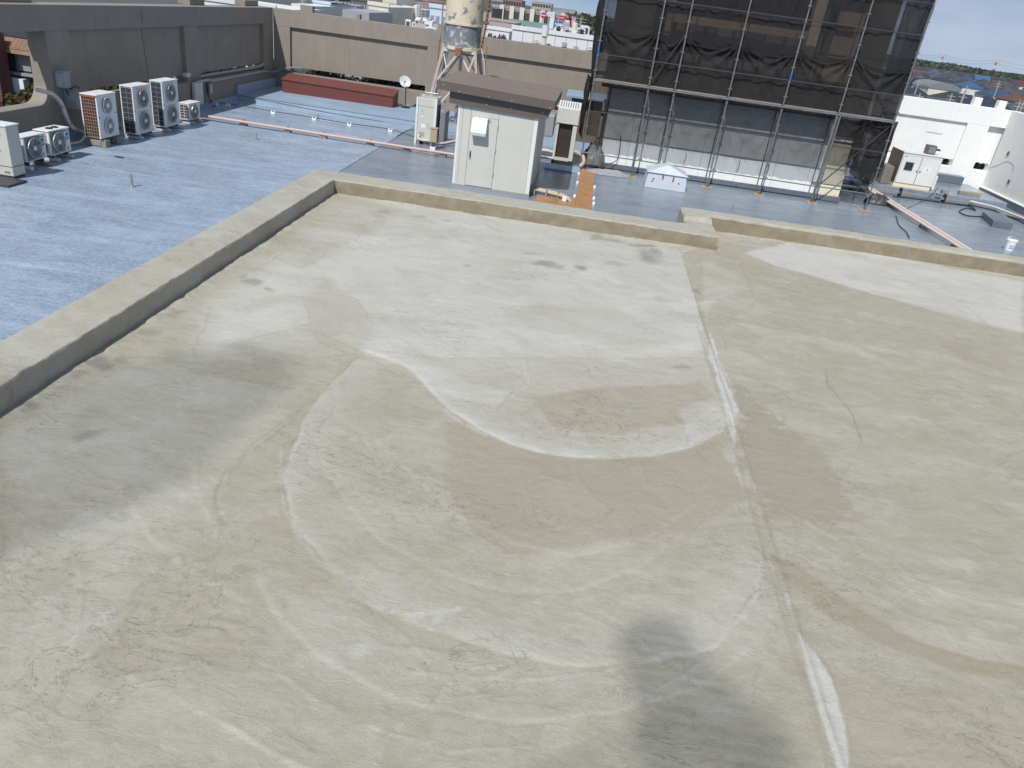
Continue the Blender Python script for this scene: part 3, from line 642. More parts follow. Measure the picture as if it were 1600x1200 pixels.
def feet(root,x,y0,y1,d,z0,mat,h=.1):
    for y in (y0+.12,y1-.12):
        MB().box(x-d-.05,x+.12,y-.05,y+.05,.004,h-.02).build('foot',mat,root,bev=.01)
        MB().bar((x+.03,y,h+.0),(x+.16,y+.02,0.02),.012).build('foot_strut',M['tin'],root); MB().bar((x+.03,y,h),(x+.06,y-.06,0.02),.012).build('foot_strut',M['tin'],root)
        if z0>h+.0: MB().box(x-d+.05,x-.03,y-.03,y+.03,h-.02,z0+.001).build('mount_bracket',M['darkgrill'],root)
def condenser(x,y0,y1,z0,z1,d,fans,label,side='grille',cat='air conditioner',stk=False,mat=None,sq=False):
    mat=mat or M['white']; r_=thing('air_conditioner_unit',(x-d/2,(y0+y1)/2,0),label,cat,'condensers lined up along the left wall')
    MB().box(x-d,x,y0+.012,y1-.002,z0,z1-.03).build('casing',mat,r_,bev=.012)
    MB().box(x-d-.012,x+.014,y0-.01,y1+.012,z1-.03,z1).build('top_panel',mat,r_,bev=.01)
    w=y1-y0; H_=z1-z0
    if fans==2:
        for k in(0,1):
            zz=z0+H_*(.265+.47*k); yy=y0+w*.47
            if sq: 
                MB().box(x,x+.02,yy-.27,yy+.27,zz-.28,zz+.28).build('fan_panel',M['offwhite'],r_,bev=.03); fan(r_,x+.02,yy,zz,.24)
            else: fan(r_,x+.002,yy,zz,.215,'w')
        MB().box(x,x+.006,y0+.02,y0+.05,z0+.5*H_-.03,z0+.5*H_+.01).build('handle',M['dark'],r_); MB().box(x,x+.006,y1-.1,y1-.07,z0+.5*H_+.02,z0+.5*H_+.06).build('handle',M['dark'],r_)
    else:
        yy=y0+w*(.42 if not stk else .45); zz=z0+H_*.5; rr=min(.235,H_*.42)
        if stk:
            MB().box(x,x+.012,y0+.06,y0+.06+2*rr+.04,zz-rr-.03,zz+rr+.03).build('fan_panel',M['midgrill'],r_,bev=.01)
            fan(r_,x+.012,y0+.08+rr,zz,rr)
            MB().box(x,x+.004,y1-.15,y1-.05,z0+.36*H_/.6*.6+.09,z0+.36*H_+.26).build('brand_sticker',M['inkblue'],r_)
            MB().box(x+.004,x+.006,y1-.13,y1-.07,z0+.36*H_+.12,z0+.36*H_+.2).build('sticker_mark',M['bluestk'],r_)
            text('brand_print','Panasonic',.045,(x+.004,y1-.12,z1-.07),(math.pi/2,0,math.pi/2),M['inkdark'],r_)
            for q in range(4): MB().box(x,x+.003,y1-.16+.035*(q%2),y1-.14+.035*(q%2)+.01,z0+.05+.05*(q//2),z0+.085+.05*(q//2)).build('rating_print',M['midgrill'],r_)
        else:
            MB().box(x,x+.012,yy-rr-.02,yy+rr+.02,zz-rr-.01,zz+rr+.01).build('fan_panel',M['white'],r_,bev=.03); fan(r_,x+.012,yy,zz,rr)
    # side facing the viewer
    ys=y0+.012
    if side=='rust':
        MB().box(x-d+.03,x-.03,ys-.006,ys,z0+.04,z1-.07).build('coil_backing',M['darkgrill'],r_)
        mb=MB(); nx=6; nz=12
        for i in range(nx+1): xx=x-d+.03+(d-.06)*i/nx; mb.box(xx-.005,xx+.005,ys-.022,ys-.006,z0+.04,z1-.07)
        for k in range(nz+1): zz=z0+.04+(H_-.11)*k/nz; mb.box(x-d+.03,x-.03,ys-.024,ys-.008,zz-.006,zz+.006)
        mb.build('side_grille',M['rustgrill'],r_)
        mb=MB(); mb.box(x-.03,x+.002,ys-.026,ys,z0,z1-.04); mb.box(x-d,x-d+.03,ys-.026,ys,z0,z1-.04); mb.build('corner_post',M['white'],r_)
        MB().box(x-d,x,ys-.028,ys,z1-.075,z1-.03).build('rusted_rail',M['rust'],r_)
    elif side=='grille':
        MB().box(x-d+.035,x-.035,ys-.004,ys,z0+.05,z1-.06).build('coil_backing',M['darkgrill'],r_)
        mb=MB()
        for i in range(3): xx=x-d+.035+(d-.07)*i/2; mb.box(xx-.006,xx+.006,ys-.014,ys-.002,z0+.05,z1-.06)
        nz=9 if H_>1 else 5
        for k in range(nz+1): zz=z0+.05+(H_-.11)*k/nz; mb.box(x-d+.035,x-.035,ys-.016,ys-.004,zz-.006,zz+.006)
        mb.build('side_grille',M['tin'] if H_>1 else mat,r_)
        mb=MB(); mb.box(x-.035,x+.002,ys-.014,ys,z0,z1-.031); mb.box(x-d,x-d+.035,ys-.014,ys,z0,z1-.031); mb.build('corner_post',mat,r_)
    elif side=='louvre':
        for k in range(13):
            zz=z0+.07+k*(H_-.14)/13
            mb=MB(); mb.box(x-d+.04,x-d*.53,ys-.004,ys,zz,zz+.018); mb.box(x-d*.47,x-.06,ys-.004,ys,zz,zz+.018); mb.build('louvre_slot',M['dark'],r_)
    return r_
a=condenser(-12.98,16.86,17.62,.17,.76,.3,1,'small white condenser half hidden behind the tall cream unit at the left edge',stk=True,side='louvre'); feet(a,-12.98,16.86,17.62,.3,.17,M['conc'])
b=condenser(-13.05,17.86,18.66,.15,.75,.38,1,'small white condenser with blue sticker and two black pads lying on its top',stk=True,side='louvre'); feet(b,-13.05,17.86,18.66,.38,.15,M['offwhite'])
for k in(0,1): tag(MB().lathe((-13.22,18.15+.22*k,.752),[(.07,0),(.09,.012),(.05,.03)],12).build('black_pad',M['blackcable']),'black pad lying on the white condenser top, '+('nearer the viewer' if k==0 else 'farther from the viewer'),'pad')
c=condenser(-13.1,20.04,20.92,.23,1.38,.46,2,'tall condenser with rusted orange side grille standing on concrete blocks',side='rust')
for k,y in enumerate((20.2,20.78)):
    cb=MB(); cb.box(-13.62,-13.02,y-.11,y+.11,.002,.2); cb.box(-13.5,-13.14,y-.13,y+.13,.03,.17); tag(cb.build('concrete_block',M['conc'],bev=.012),'rough concrete block under the rusted condenser, '+('on its near side' if k==0 else 'on its far side'),'concrete block')
d_=condenser(-13.0,21.6,22.56,.13,1.48,.38,2,'tall white twin fan condenser just behind the rusted one',sq=True); feet(d_,-13.0,21.6,22.56,.38,.13,M['offwhite'])
e=condenser(-13.0,23.2,24.15,.13,1.49,.38,2,'tall white twin fan condenser next to the little one at the end of the row',sq=True); feet(e,-13.0,23.2,24.15,.38,.13,M['offwhite'])
f=condenser(-13.08,24.9,25.66,.12,.66,.34,1,'smallest condenser at the far end of the row where the pink pipe starts'); feet(f,-13.08,24.9,25.66,.34,.12,M['offwhite'])
for k,(ya,yb) in enumerate(((17.6,18.2),(18.6,20.1),(20.9,21.8),(22.5,23.4),(24.1,25.1))):
    pz=.05+.03*(k%3)
    tag(MB().tube(smoothcurve([(-13.45,ya,.35),(-13.62,ya+.05,.3),(-13.75,ya+.15,pz),(-13.8,(ya+yb)/2,pz),(-13.72,yb-.1,pz),(-13.6,yb,.25)],6),.028,6).build('refrigerant_pipe',M['whitepipe'] if k%2 else M['blackcable'],smooth=True),['black pipe looping between the two small stickered condensers','pale pipe behind the small condensers running to the rusted one','black pipe behind the rusted condenser','pale pipe between the two tall twin fan condensers','black pipe running to the smallest condenser'][k],'pipe')
# tall cream unit at the edge
q=thing('air_conditioner_unit',(-13.1,16.2,0),'tall cream unit cut by the left edge of the photo, dark oval badge on it','air conditioner','condensers lined up along the left wall')
MB().box(-13.62,-12.66,15.98,16.38,.06,1.15).build('casing',M['offwhite'],q,bev=.015); MB().box(-13.64,-12.64,15.96,16.40,1.15,1.18).build('top_panel',M['white'],q,bev=.01)
mb=MB(); mb.lathe((-12.92,15.975,.98),[(.11,0),(.11,.006)],20,'y'); ov=mb.build('badge',M['inkdark'],q); 
mb=MB(); mb.box(-13.62,-12.66,15.972,15.978,.27,.278); mb.box(-12.658,-12.652,16.0,16.36,.27,.278); mb.build('panel_seam',M['dark'],q)
text('print','MUZ',.06,(-12.80,15.975,.14),(math.pi/2,0,0),M['inkdark'],q); MB().box(-12.98,-12.86,15.972,15.978,.6,.615).build('print_line',M['inkdark'],q)
MB().box(-13.6,-12.68,16.0,16.36,.003,.06).build('base',M['darkgrill'],q)
tag(MB().lathe((-12.75,16.62,.12),[(.0,-.12),(.05,-.1),(.055,.08),(.02,.12)],12,'x').build('drain_elbow',M['offwhite']),'cream drain elbow beside the foot of the tall cream unit','pipe')
tag(MB().box(-14.0,-12.3,15.3,15.9,.002,.05).build('rubber_mat',M['darkgrill']),'dark mat strip lying on the blue roof before the tall cream unit','mat')
# boxes and duct on the first pier
def jbox(x0,x1,y0,y1,z0,z1,label):
    r_=thing('junction_box',((x0+x1)/2,(y0+y1)/2,z0),label,'junction box')
    MB().box(x0,x1,y0,y1,z0,z1).build('box',M['greysteel'],r_,bev=.008); MB().box(x0-.02,x1+.03,y0-.03,y1+.03,z1,z1+.03).build('lid',M['greysteel'],r_,bev=.005)
    MB().box(x0+.03,x1-.03,y0-.012,y0,z0+.04,z1-.04).build('door',M['tin'],r_,bev=.004)
jbox(-14.25,-14.0,20.1,20.4,1.42,1.82,'small grey box fixed on the first pier, the upper of two')
jbox(-14.25,-13.88,20.35,20.85,.87,1.32,'bigger grey box fixed low on the first pier behind the rusted condenser')
tag(MB().tube(smoothcurve([(-14.12,20.3,1.42),(-14.08,20.35,1.2),(-14.1,20.45,1.2),(-14.08,20.42,1.36),(-14.05,20.7,1.42),(-14.1,20.86,1.32)],6),.014,6).build('cable',M['blackcable']),'black cable looping between the two grey boxes on the pier','cable')
q=thing('duct',(-14.1,19.8,.2),'white pipe cover bending from the low wall down to the rusted condenser','duct')
dp=[PX(58,140,-14.12),PX(80,146,-14.1)]
mb=MB(); mb.bar(dp[0],dp[1],.13,.1); mb.build('cover_box',M['whitepipe'],q,bev=.015)
pts=[PX(79,145,-14.1),PX(90,154,-14.05),PX(98,166,-14.02),PX(102,178,-14.0),PX(109,193,-14.0),PX(118,202,-13.95),P(133,208,.1)]
MB().tube(smoothcurve(pts,6),.055,10).build('bent_cover',M['whitepipe'],q,True)
for k in(2,4): MB().lathe(pts[k],[(.065,-.03),(.065,.03)],12).build('band',M['tin'],q)
# small things along the left wall
tag(MB().box(-14.2,-14.08,27.35,27.95,.2,.98).build('wall_cover',M['offwhite'],bev=.01),'pale grey cover panel at the foot of the second pier','panel')
tag(MB().box(-14.2,-14.08,28.5,28.68,.5,.85).build('outlet_box',M['tin'],bev=.008),'small outlet box low on the wall right of the second pier','outlet box')
tag(MB().tube(smoothcurve([(-14.12,28.35,.9),(-14.1,28.38,.4),(-14.0,28.4,.22),P(320,160,.04),P(336,166,.05)],8),.022,6).build('cable',M['blackcable']),'thick black cable dropping from the wall beside the outlet box','cable')
q=thing('pipe_run',(-14.3,31,1),'two grey wrapped pipes lying on the sill of the left wall','pipe')
MB().tube([(-14.42,28.3,1.06),(-14.42,29.8,1.07),(-14.42,33.2,1.07),(-14.35,33.6,1.12),(-14.3,33.9,1.2)],.07,10).build('pipe',M['tin'],q,True)
MB().tube(smoothcurve([(-14.1,27.5,.98),(-14.1,28.4,1.0),(-14.13,28.9,.94),(-14.15,31,.94),(-14.15,33.7,.94)],6),.05,8).build('pipe',M['tin'],q,True)
MB().tube(smoothcurve([(-14.15,33.7,.94),(-14.1,34.5,.85),(-13.9,34.85,.95),(-13.4,34.9,1.1),(-13.0,35.05,1.1)],6),.045,8).build('pipe',M['midgrill'],q,True)
MB().box(-14.24,-14.1,26.85,27.15,1.2,1.32).build('end_cap',M['whitepipe'],q)
for k,y in enumerate((22.3,23.0)): tag(MB().box(-14.24,-14.12,y,y+.35,.9,1.1).build('pipe_block',M['conc'],bev=.01),'small grey block on the wall behind the white condensers, '+('left one' if k==0 else 'right one'),'block')
tag(MB().tube(smoothcurve([PY(x,y,35.2) for x,y in((663,72),(662,90),(655,112),(640,128))],6)[:-3],.012,5).build('cable',M['whitepipe']),'pale cable hanging down the rear wall to the satellite dish','cable')
# maroon duct box
q=thing('duct_box',(-10.9,34,.24),'long low maroon painted steel box standing before the rear wall','duct box')
mb=MB(); mb.add([(-13.3,33.5,.22),(-8.4,33.5,.22),(-8.4,34.45,.22),(-13.3,34.45,.22),(-13.3,33.5,.74),(-8.4,33.5,.68),(-8.4,34.45,.84),(-13.3,34.45,.9)],[(0,3,2,1),(4,5,6,7),(0,1,5,4),(1,2,6,5),(2,3,7,6),(3,0,4,7)])
mb.build('body',M['red'],q,bev=.01)
mb=MB(); mb.add([(-13.33,33.46,.735),(-8.37,33.46,.675),(-8.37,34.48,.845),(-13.33,34.48,.905),(-13.33,33.46,.76),(-8.37,33.46,.70),(-8.37,34.48,.87),(-13.33,34.48,.93)],[(0,3,2,1),(4,5,6,7),(0,1,5,4),(1,2,6,5),(2,3,7,6),(3,0,4,7)]); mb.build('lid',M['red'],q)
# satellite dish
q=thing('satellite_dish',(-8.0,34,.24),'small white satellite dish on a black stand, right of the maroon box','satellite dish')
dc=Vector((-8.03,34.0,1.29)); nrm=Vector((.35,-.85,.42)).normalized(); aa=nrm.orthogonal().normalized(); bb=nrm.cross(aa); mb=MB(); vs=[];fs=[]
for i,(r_,h) in enumerate(((.02,.0),(.1,.008),(.2,.035),(.25,.06),(.255,.05),(.2,.02),(.02,-.02))):
    for k in range(28): t=2*math.pi*k/28; vs.append(dc+aa*(r_*math.cos(t)*.93)+bb*(r_*math.sin(t))+nrm*h)
for i in range(6):
    for k in range(28): fs.append((i*28+k,i*28+(k+1)%28,(i+1)*28+(k+1)%28,(i+1)*28+k))
fs.append(tuple(range(28))); mb.add(vs,fs); mb.build('reflector',M['white'],q,True)
mb=MB(); mb.tube([dc+Vector((0,.03,-.05)),dc+Vector((.03,.1,-.3)),Vector((-7.98,34.1,.26))],.025,6); mb.build('mast',M['blackcable'],q)
mb=MB(); mb.bar(dc-Vector((.08,0,.22)),dc+nrm*.33-Vector((.05,0,.1)),.018); mb.build('feed_arm',M['midgrill'],q); MB().box(*(lambda p:(p.x-.03,p.x+.03,p.y-.03,p.y+.03,p.z-.04,p.z+.04))(dc+nrm*.33-Vector((.05,0,.1)))).build('feed_horn',M['midgrill'],q)
MB().lathe((-7.98,34.1,.24),[(.2,0),(.2,.04),(.05,.07)],12).build('base',M['blackcable'],q)
text('brand_print','DX ANTENNA',.05,dc+nrm*.062+Vector((0,0,.1)),nrm.to_track_quat('Z','Y').to_euler(),M['inkblue'],q)

# ------------------------------------------------------------------ pipe on sleepers, cable on clips, stubs
q=thing('pipe_run',(-9,26.5,0),'pinkish wrapped pipe running on small blocks across the blue roof','pipe')
pp=[P(312,180,.14)+Vector((0,0,0))]+[P(x,y,.14) for x,y in((500,209),(640,231))]+[P(712,242,.14)]
MB().tube(pp,.048,10).build('pipe',M['pinkpipe'],q,True); MB().tube([p+Vector((.0,.085,-.02)) for p in pp],.03,8).build('thin_pipe',M['whitepipe'],q,True)
for x,y in ((380,196),(449,207),(505,216),(578,227),(635,236),(692,245)):
    p=P(x,y,.0); b_=MB(); b_.box(p.x-.12,p.x+.12,p.y-.07,p.y+.12,.002,.07); b_.build('sleeper_block',M['conc'],q,bev=.008)
    MB().box(p.x-.02,p.x+.02,p.y-.03,p.y+.12,.07,.2).build('clamp',M['tin'],q)
q=thing('cable_run',(-11,29,0),'thin black cable carried on white clip blocks before the raised step','cable')
cl=[(337,165),(357,166),(427,178),(491,188),(546,197),(610,206)]
cp=[P(x,y-4,.09) for x,y in cl]+[P(642,212,.03),P(652,214,.05)]
MB().tube(smoothcurve(cp,3),.014,5).build('cable',M['blackcable'],q)
for x,y in cl:
    p=P(x,y,0.0); mb=MB(); mb.box(p.x-.08,p.x+.08,p.y-.05,p.y+.05,.002,.07); mb.box(p.x-.08,p.x-.04,p.y-.03,p.y+.03,.07,.12); mb.box(p.x+.04,p.x+.08,p.y-.03,p.y+.03,.07,.12); mb.build('clip_block',M['paper'],q,bev=.005)
tag(MB().tube([P(369,148,.215),P(500,168,.215),P(648,190,.215)],.012,5).build('cable',M['blackcable']),'thin dark cable lying along the edge of the raised blue step','cable')
tag(MB().tube(smoothcurve([P(620,213,.02),P(636,204,.03),P(650,203,.03)],5),.012,5).build('cable',M['blackcable']),'short loose cable curving to the foot of the tall panel fronted unit','cable')
for (x,y,h,l) in ((206,292,.3,'short grey steel stub sticking out of the open blue roof'),(400,218,.2,'little steel stub before the middle of the pink pipe'),(497,186,.2,'tiny steel stub close to the cable clips')):
    p=P(x,y,0); mb=MB(); mb.lathe(p,[(.07,.001),(.07,.02),(.035,.03),(.035,h),(.0,h+.01)],12); tag(mb.build('pipe_stub',M['tin'],smooth=True),l,'pipe stub')
p=P(187,246,0); tag(MB().box(p.x-.12,p.x+.1,p.y-.06,p.y+.06,.002,.012).build('rubber_scrap',M['blackcable']),'small black rubber scrap lying on the blue roof','scrap')

# ------------------------------------------------------------------ tall VRF unit and its neighbours
q=thing('air_conditioner_unit',(-5.65,27.8,0),'tall narrow cream unit with stickers and a wire guard on top, left of the shed','air conditioner')
MB().box(-5.99,-5.3,27.4,28.15,.12,1.58).build('casing',M['offwhite'],q,bev=.012)
MB().box(-6.02,-5.95,27.37,27.45,.0,1.58).build('corner_post',M['white'],q,bev=.006); MB().box(-5.36,-5.28,27.37,27.45,.0,1.58).build('corner_post',M['white'],q,bev=.006)
mb=MB(); mb.box(-5.94,-5.37,27.392,27.398,1.3,1.306); mb.build('panel_seam',M['midgrill'],q)
MB().box(-5.298,-5.29,27.5,28.1,.2,1.35).build('coil',M['darkgrill'],q)
mb=MB()
for k in range(13): mb.box(-5.29,-5.275,27.48,28.12,.2+k*.095,.212+k*.095)
for k in range(7): mb.box(-5.29,-5.275,27.5+k*.1,27.51+k*.1,.2,1.36)
mb.build('side_grille',M['midgrill'],q)
mb=MB()
for (a_,h) in((0,.0),(1,.1)):
    i_=.02+a_*.08; mb.tube([(-5.99+i_,27.42+i_,1.6+h),(-5.3-i_,27.42+i_,1.6+h),(-5.3-i_,28.13-i_,1.6+h),(-5.99+i_,28.13-i_,1.6+h),(-5.99+i_,27.42+i_,1.6+h)],.007,4)
for k in range(6): xx=-5.9+k*.1; mb.tube([(xx,27.44,1.6),(xx,27.53,1.7),(xx,28.02,1.7),(xx,28.11,1.6)],.005,4)
mb.build('wire_guard',M['tin'],q)
for (x,z,w_,h_,mt) in((-5.85,1.12,.1,.1,'bluestk'),(-5.85,1.02,.1,.06,'bluestk'),(-5.82,.93,.07,.06,'paper'),(-5.8,.58,.14,.12,'paper'),(-5.62,.56,.1,.2,'bluestk'),(-5.88,.28,.2,.14,'stkgrey')): MB().box(x,x+w_,27.395,27.399,z,z+h_).build('sticker',M[mt],q)
for x in(-5.98,-5.45): MB().box(x,x+.14,27.42,28.14,.0,.12).build('foot',M['conc'],q)
MB().tube(smoothcurve([(-5.85,27.38,.32),(-5.85,27.25,.25),(-5.7,27.2,.18),(-5.5,27.2,.2),(-5.3,27.15,.22),(-5.2,27.1,.1),(-5.2,27.1,.02)],6),.03,8).build('drain_pipe',M['whitepipe'],q,True)
tag(MB().box(-5.18,-5.02,27.7,28.5,.1,1.15).build('side_unit',M['midgrill'],bev=.01),'slim dark slatted unit standing just right of the tall cream unit','air conditioner')
q=thing('junction_box',(-5.2,26.75,0),'small beige box on a post by the pink pipe','junction box')
MB().box(-5.32,-5.08,26.68,26.84,.25,.7).build('box',M['beige'],q,bev=.01); MB().box(-5.34,-5.06,26.66,26.86,.7,.74).build('lid',M['beige'],q,bev=.005); MB().box(-5.25,-5.15,26.7,26.8,.08,.25).build('post',M['darkgrill'],q); MB().box(-5.28,-5.1,26.62,26.78,.002,.1).build('base',M['paper'],q)
q=thing('pipe_run',(-4.6,28,0),'cream refrigerant pipes between the tall unit and the shed','pipe')
for dy in(0,.12): MB().tube([(-5.2,27.3-dy,.1),(-4.9,27.7-dy,.14),(-4.5,28.4-dy,.2),(-3.4,28.45-dy,.2)],.03,8).build('pipe',M['whitepipe'],q,True)
tag(MB().box(-4.3,-4.05,28.7,28.9,.0,.65).build('junction_box',M['beige'],bev=.01),'beige box half hidden behind the left side of the shed','junction box')

# ------------------------------------------------------------------ shed (switchgear cabin)
q=thing('switchgear_shed',(-2.46,23.6,0),'cream steel equipment shed with brown ribbed roof, in the middle just beyond the kerb','shed')
x0,x1,y0,y1=-3.58,-1.33,21.68,25.6
MB().box(x0+.04,x1-.04,y0+.03,y1-.03,.02,2.3).build('body',M['offwhite'],q)
MB().box(x0-.01,x1+.01,y0-.01,y1+.01,.0,.08).build('plinth',M['greysteel'],q)
MB().box(x0,x0+.14,y0,y0+.03,.08,2.3).build('wall_panel',M['offwhite'],q,bev=.004)
MB().box(x0+.145,-3.215,y0,y0+.03,.08,2.3).build('wall_panel',M['offwhite'],q,bev=.004)
MB().box(-2.425,x1-.125,y0,y0+.03,.08,2.3).build('wall_panel',M['offwhite'],q,bev=.004)
MB().box(-3.21,-2.43,y0,y0+.03,2.0,2.3).build('wall_panel',M['offwhite'],q,bev=.004)
MB().box(x1-.12,x1,y0-.003,y0+.03,.08,2.3).build('corner_post',M['white'],q,bev=.01); MB().box(x0-.004,x0+.06,y0-.004,y0+.03,.08,2.3).build('corner_post',M['white'],q,bev=.008)
MB().box(x1-.03,x1,y0+.035,y1,.08,2.3).build('wall_panel',M['offwhite'],q,bev=.004)
for y in(22.9,24.2): MB().box(x1,x1+.012,y,y+.04,.1,2.3).build('seam_strip',M['offwhite'],q)
dr=MB().box(-3.205,-2.435,y0-.012,y0+.03,.1,1.99).build('door',M['offwhite'],q,bev=.006)
o=MB().box(-3.16,-3.11,y0-.03,y0-.012,.84,1.08).build('handle',M['greysteel'],q,bev=.006); 
MB().tube([(-3.135,y0-.03,1.05),(-3.135,y0-.06,1.02),(-3.135,y0-.06,.92)],.012,6).build('handle_grip',M['dark'],q)
for z in(.45,1.1,1.75): MB().box(-2.44,-2.41,y0-.022,y0-.012,z,z+.1).build('hinge',M['greysteel'],q,bev=.003)
# vent hood on the door
mb=MB(); hx0,hx1=-3.14,-2.72; prof=[(0,2.0),(-.10,1.98),(-.27,1.62),(-.24,1.53),(0,1.56)]
mb.add([(hx0,y0-.012+a_,z) for a_,z in prof]+[(hx1,y0-.012+a_,z) for a_,z in prof],[tuple(range(5)),tuple(range(9,4,-1))]+[(i,(i+1)%5,5+(i+1)%5,5+i) for i in range(5)]); mb.build('vent_hood',M['white'],q,bev=.006)
MB().box(-2.72,-2.66,y0-.03,y0-.012,1.9,1.98).build('hood_bracket',M['tin'],q)
# roof: ribs run across, surface falls slightly to the right, deep fascia
rx0,rx1,ry0,ry1=-4.19,-.93,21.45,25.0
def rz(x): return 2.81-(x-rx0)*.036
def slab(name,mat,x0,x1,y0,y1,lo,hi):
    m=MB(); m.add([(x0,y0,rz(x0)+lo),(x1,y0,rz(x1)+lo),(x1,y1,rz(x1)+lo),(x0,y1,rz(x0)+lo),(x0,y0,rz(x0)+hi),(x1,y0,rz(x1)+hi),(x1,y1,rz(x1)+hi),(x0,y1,rz(x0)+hi)],[(0,3,2,1),(4,5,6,7),(0,1,5,4),(1,2,6,5),(2,3,7,6),(3,0,4,7)])
    return m.build(name,mat,q)
slab('roof_deck',M['brown'],rx0+.02,rx1-.02,ry0+.03,ry1-.02,-.14,-.03)
nrib=22; base_rib=None
for k in range(nrib):
    y=ry0+.08+(ry1-ry0-.16)*k/(nrib-1)
    if base_rib is None:
        m=MB(); z0_,z1_=rz(rx0)-.03,rz(rx1)-.03
        m.add([(rx0+.02,y-.022,z0_),(rx1-.02,y-.022,z1_),(rx1-.02,y-.016,z1_+.05),(rx0+.02,y-.016,z0_+.05),(rx1-.02,y+.016,z1_+.05),(rx0+.02,y+.016,z0_+.05),(rx1-.02,y+.022,z1_),(rx0+.02,y+.022,z0_)],[(0,1,2,3),(3,2,4,5),(5,4,6,7),(0,3,5,7),(1,6,4,2)])
        base_rib=m.build('roof_rib',M['brownlight'],q); by=y
    else:
        o=bpy.data.objects.new('roof_rib',base_rib.data); COL.objects.link(o); o.parent=q; o.location=(0,y-by,0)
slab('fascia',M['brown'],rx0,rx1,ry0,ry0+.03,-.21,.012)
slab('fascia_trim',M['brownlight'],rx0-.004,rx1+.004,ry0-.006,ry0+.035,.012,.026)
slab('side_fascia',M['brown'],rx1-.02,rx1+.01,ry0+.031,ry1,-.21,.012); slab('side_trim',M['brownlight'],rx1-.024,rx1+.014,ry0+.036,ry1,.012,.022)
slab('side_fascia',M['brown'],rx0-.01,rx0+.02,ry0+.031,ry1,-.21,.012); slab('back_fascia',M['brown'],rx0+.02,rx1-.02,ry1-.02,ry1+.01,-.21,.02)
slab('soffit',M['brown'],rx0+.02,rx1-.02,ry0+.031,ry1-.03,-.2,-.17)
mb=MB(); mb.add([(-3.84,21.6,2.27),(-1.1,21.6,2.2),(-1.1,25.1,2.2),(-3.84,25.1,2.27),(-3.84,21.6,2.61),(-1.02,21.6,2.5),(-1.02,25.1,2.5),(-3.84,25.1,2.61)],[(0,3,2,1),(4,5,6,7),(0,1,5,4),(1,2,6,5),(2,3,7,6),(3,0,4,7)]); mb.build('under_fascia',M['brown'],q,bev=.004)
for i,(x,dz) in enumerate(((-4.0,-.08),(-3.55,-.18),(-2.75,-.17),(-2.1,-.17),(-1.05,-.17))):
    MB().lathe((x,ry0,rz(x)+dz),[(.022,0),(.018,-.015)],8,'y').build('screw',M['tin'],q)
for x in(-2.8,-2.1,-1.25): MB().lathe((x,21.6,2.36),[(.022,0),(.018,-.015)],8,'y').build('screw',M['tin'],q)

# ------------------------------------------------------------------ unit right of the shed and clutter there
q=thing('air_conditioner_unit',(-.7,27.8,0),'tall cream unit with open dark front and louvred hood, right of the shed','air conditioner')
MB().box(-1.03,-.95,27.4,28.3,.16,1.4).build('side_panel',M['offwhite'],q,bev=.006); MB().box(-.46,-.31,27.4,28.3,.16,1.4).build('side_panel',M['offwhite'],q,bev=.006)
MB().box(-.95,-.46,27.52,28.3,.16,1.4).build('dark_coil',surf('brown_black_coil',(.045,.03,.027),.5,.3,4,dirt=.3),q)
MB().box(-.96,-.45,27.41,27.5,.14,.24).build('front_rail',M['offwhite'],q); MB().box(-1.05,-.3,27.38,28.3,.02,.14).build('base',M['dark'],q)
MB().box(-1.06,-.29,27.36,28.3,1.4,1.9).build('hood',M['offwhite'],q,bev=.01)
mb=MB(); mb.add([(-1.06,27.36,1.9),(-.29,27.36,1.9),(-.29,28.2,2.06),(-1.06,28.2,2.06),(-1.06,28.3,1.9),(-.29,28.3,1.9)],[(0,1,2,3),(0,3,4),(1,5,2),(3,2,5,4)]); mb.build('hood_top',M['white'],q)
for k in range(8): 
    x=-1.0+k*.085; mb=MB(); mb.add([(x,27.5,1.93),(x+.035,27.5,1.93),(x+.035,28.1,2.045),(x,28.1,2.045)],[(0,1,2,3)]); mb.build('louvre_slot',M['midgrill'],q)
tag(MB().box(-1.9,-1.15,27.9,28.8,.8,1.55).build('duct_elbow',M['greysteel'],bev=.04),'grey duct elbow between the shed and the open fronted unit','duct')
q=thing('pipe_run',(-.9,27.1,0),'cream insulated pipes curling at the foot of the open fronted unit','pipe')
MB().tube(smoothcurve([(-1.7,27.5,.35),(-1.3,27.5,.4),(-1.05,27.6,.35)],5),.05,8).build('pipe',M['whitepipe'],q,True); MB().tube(smoothcurve([(-1.7,27.3,.2),(-1.3,27.2,.2),(-1.0,27.3,.2)],5),.05,8).build('pipe',M['whitepipe'],q,True)
MB().tube(smoothcurve([(-.3,27.5,.5),(-.15,27.4,.5),(.05,27.2,.42),(.1,27.1,.25),(.0,27.05,.1)],5),.06,8).build('pipe',M['pinkpipe'],q,True)
MB().tube(smoothcurve([(-.3,27.7,.35),(-.1,27.6,.35),(.1,27.5,.3)],5),.05,8).build('pipe',M['pinkpipe'],q,True)
q=thing('hatch_hood',(-.4,32.2,.2),'brown hatch box with pale blue coated lid behind the open fronted unit','hatch')
MB().box(-.75,.5,31.8,33.2,.2,1.85).build('body',M['brown'],q,bev=.01); MB().box(-.98,.7,31.45,33.5,1.86,1.98).build('lid',M['blueplat'],q,bev=.02)
# blue flat plinth before the unit
struct(MB().box(-1.2,.02,26.2,27.1,.002,.06).build('coated_plinth',M['blueplat'],bev=.015))
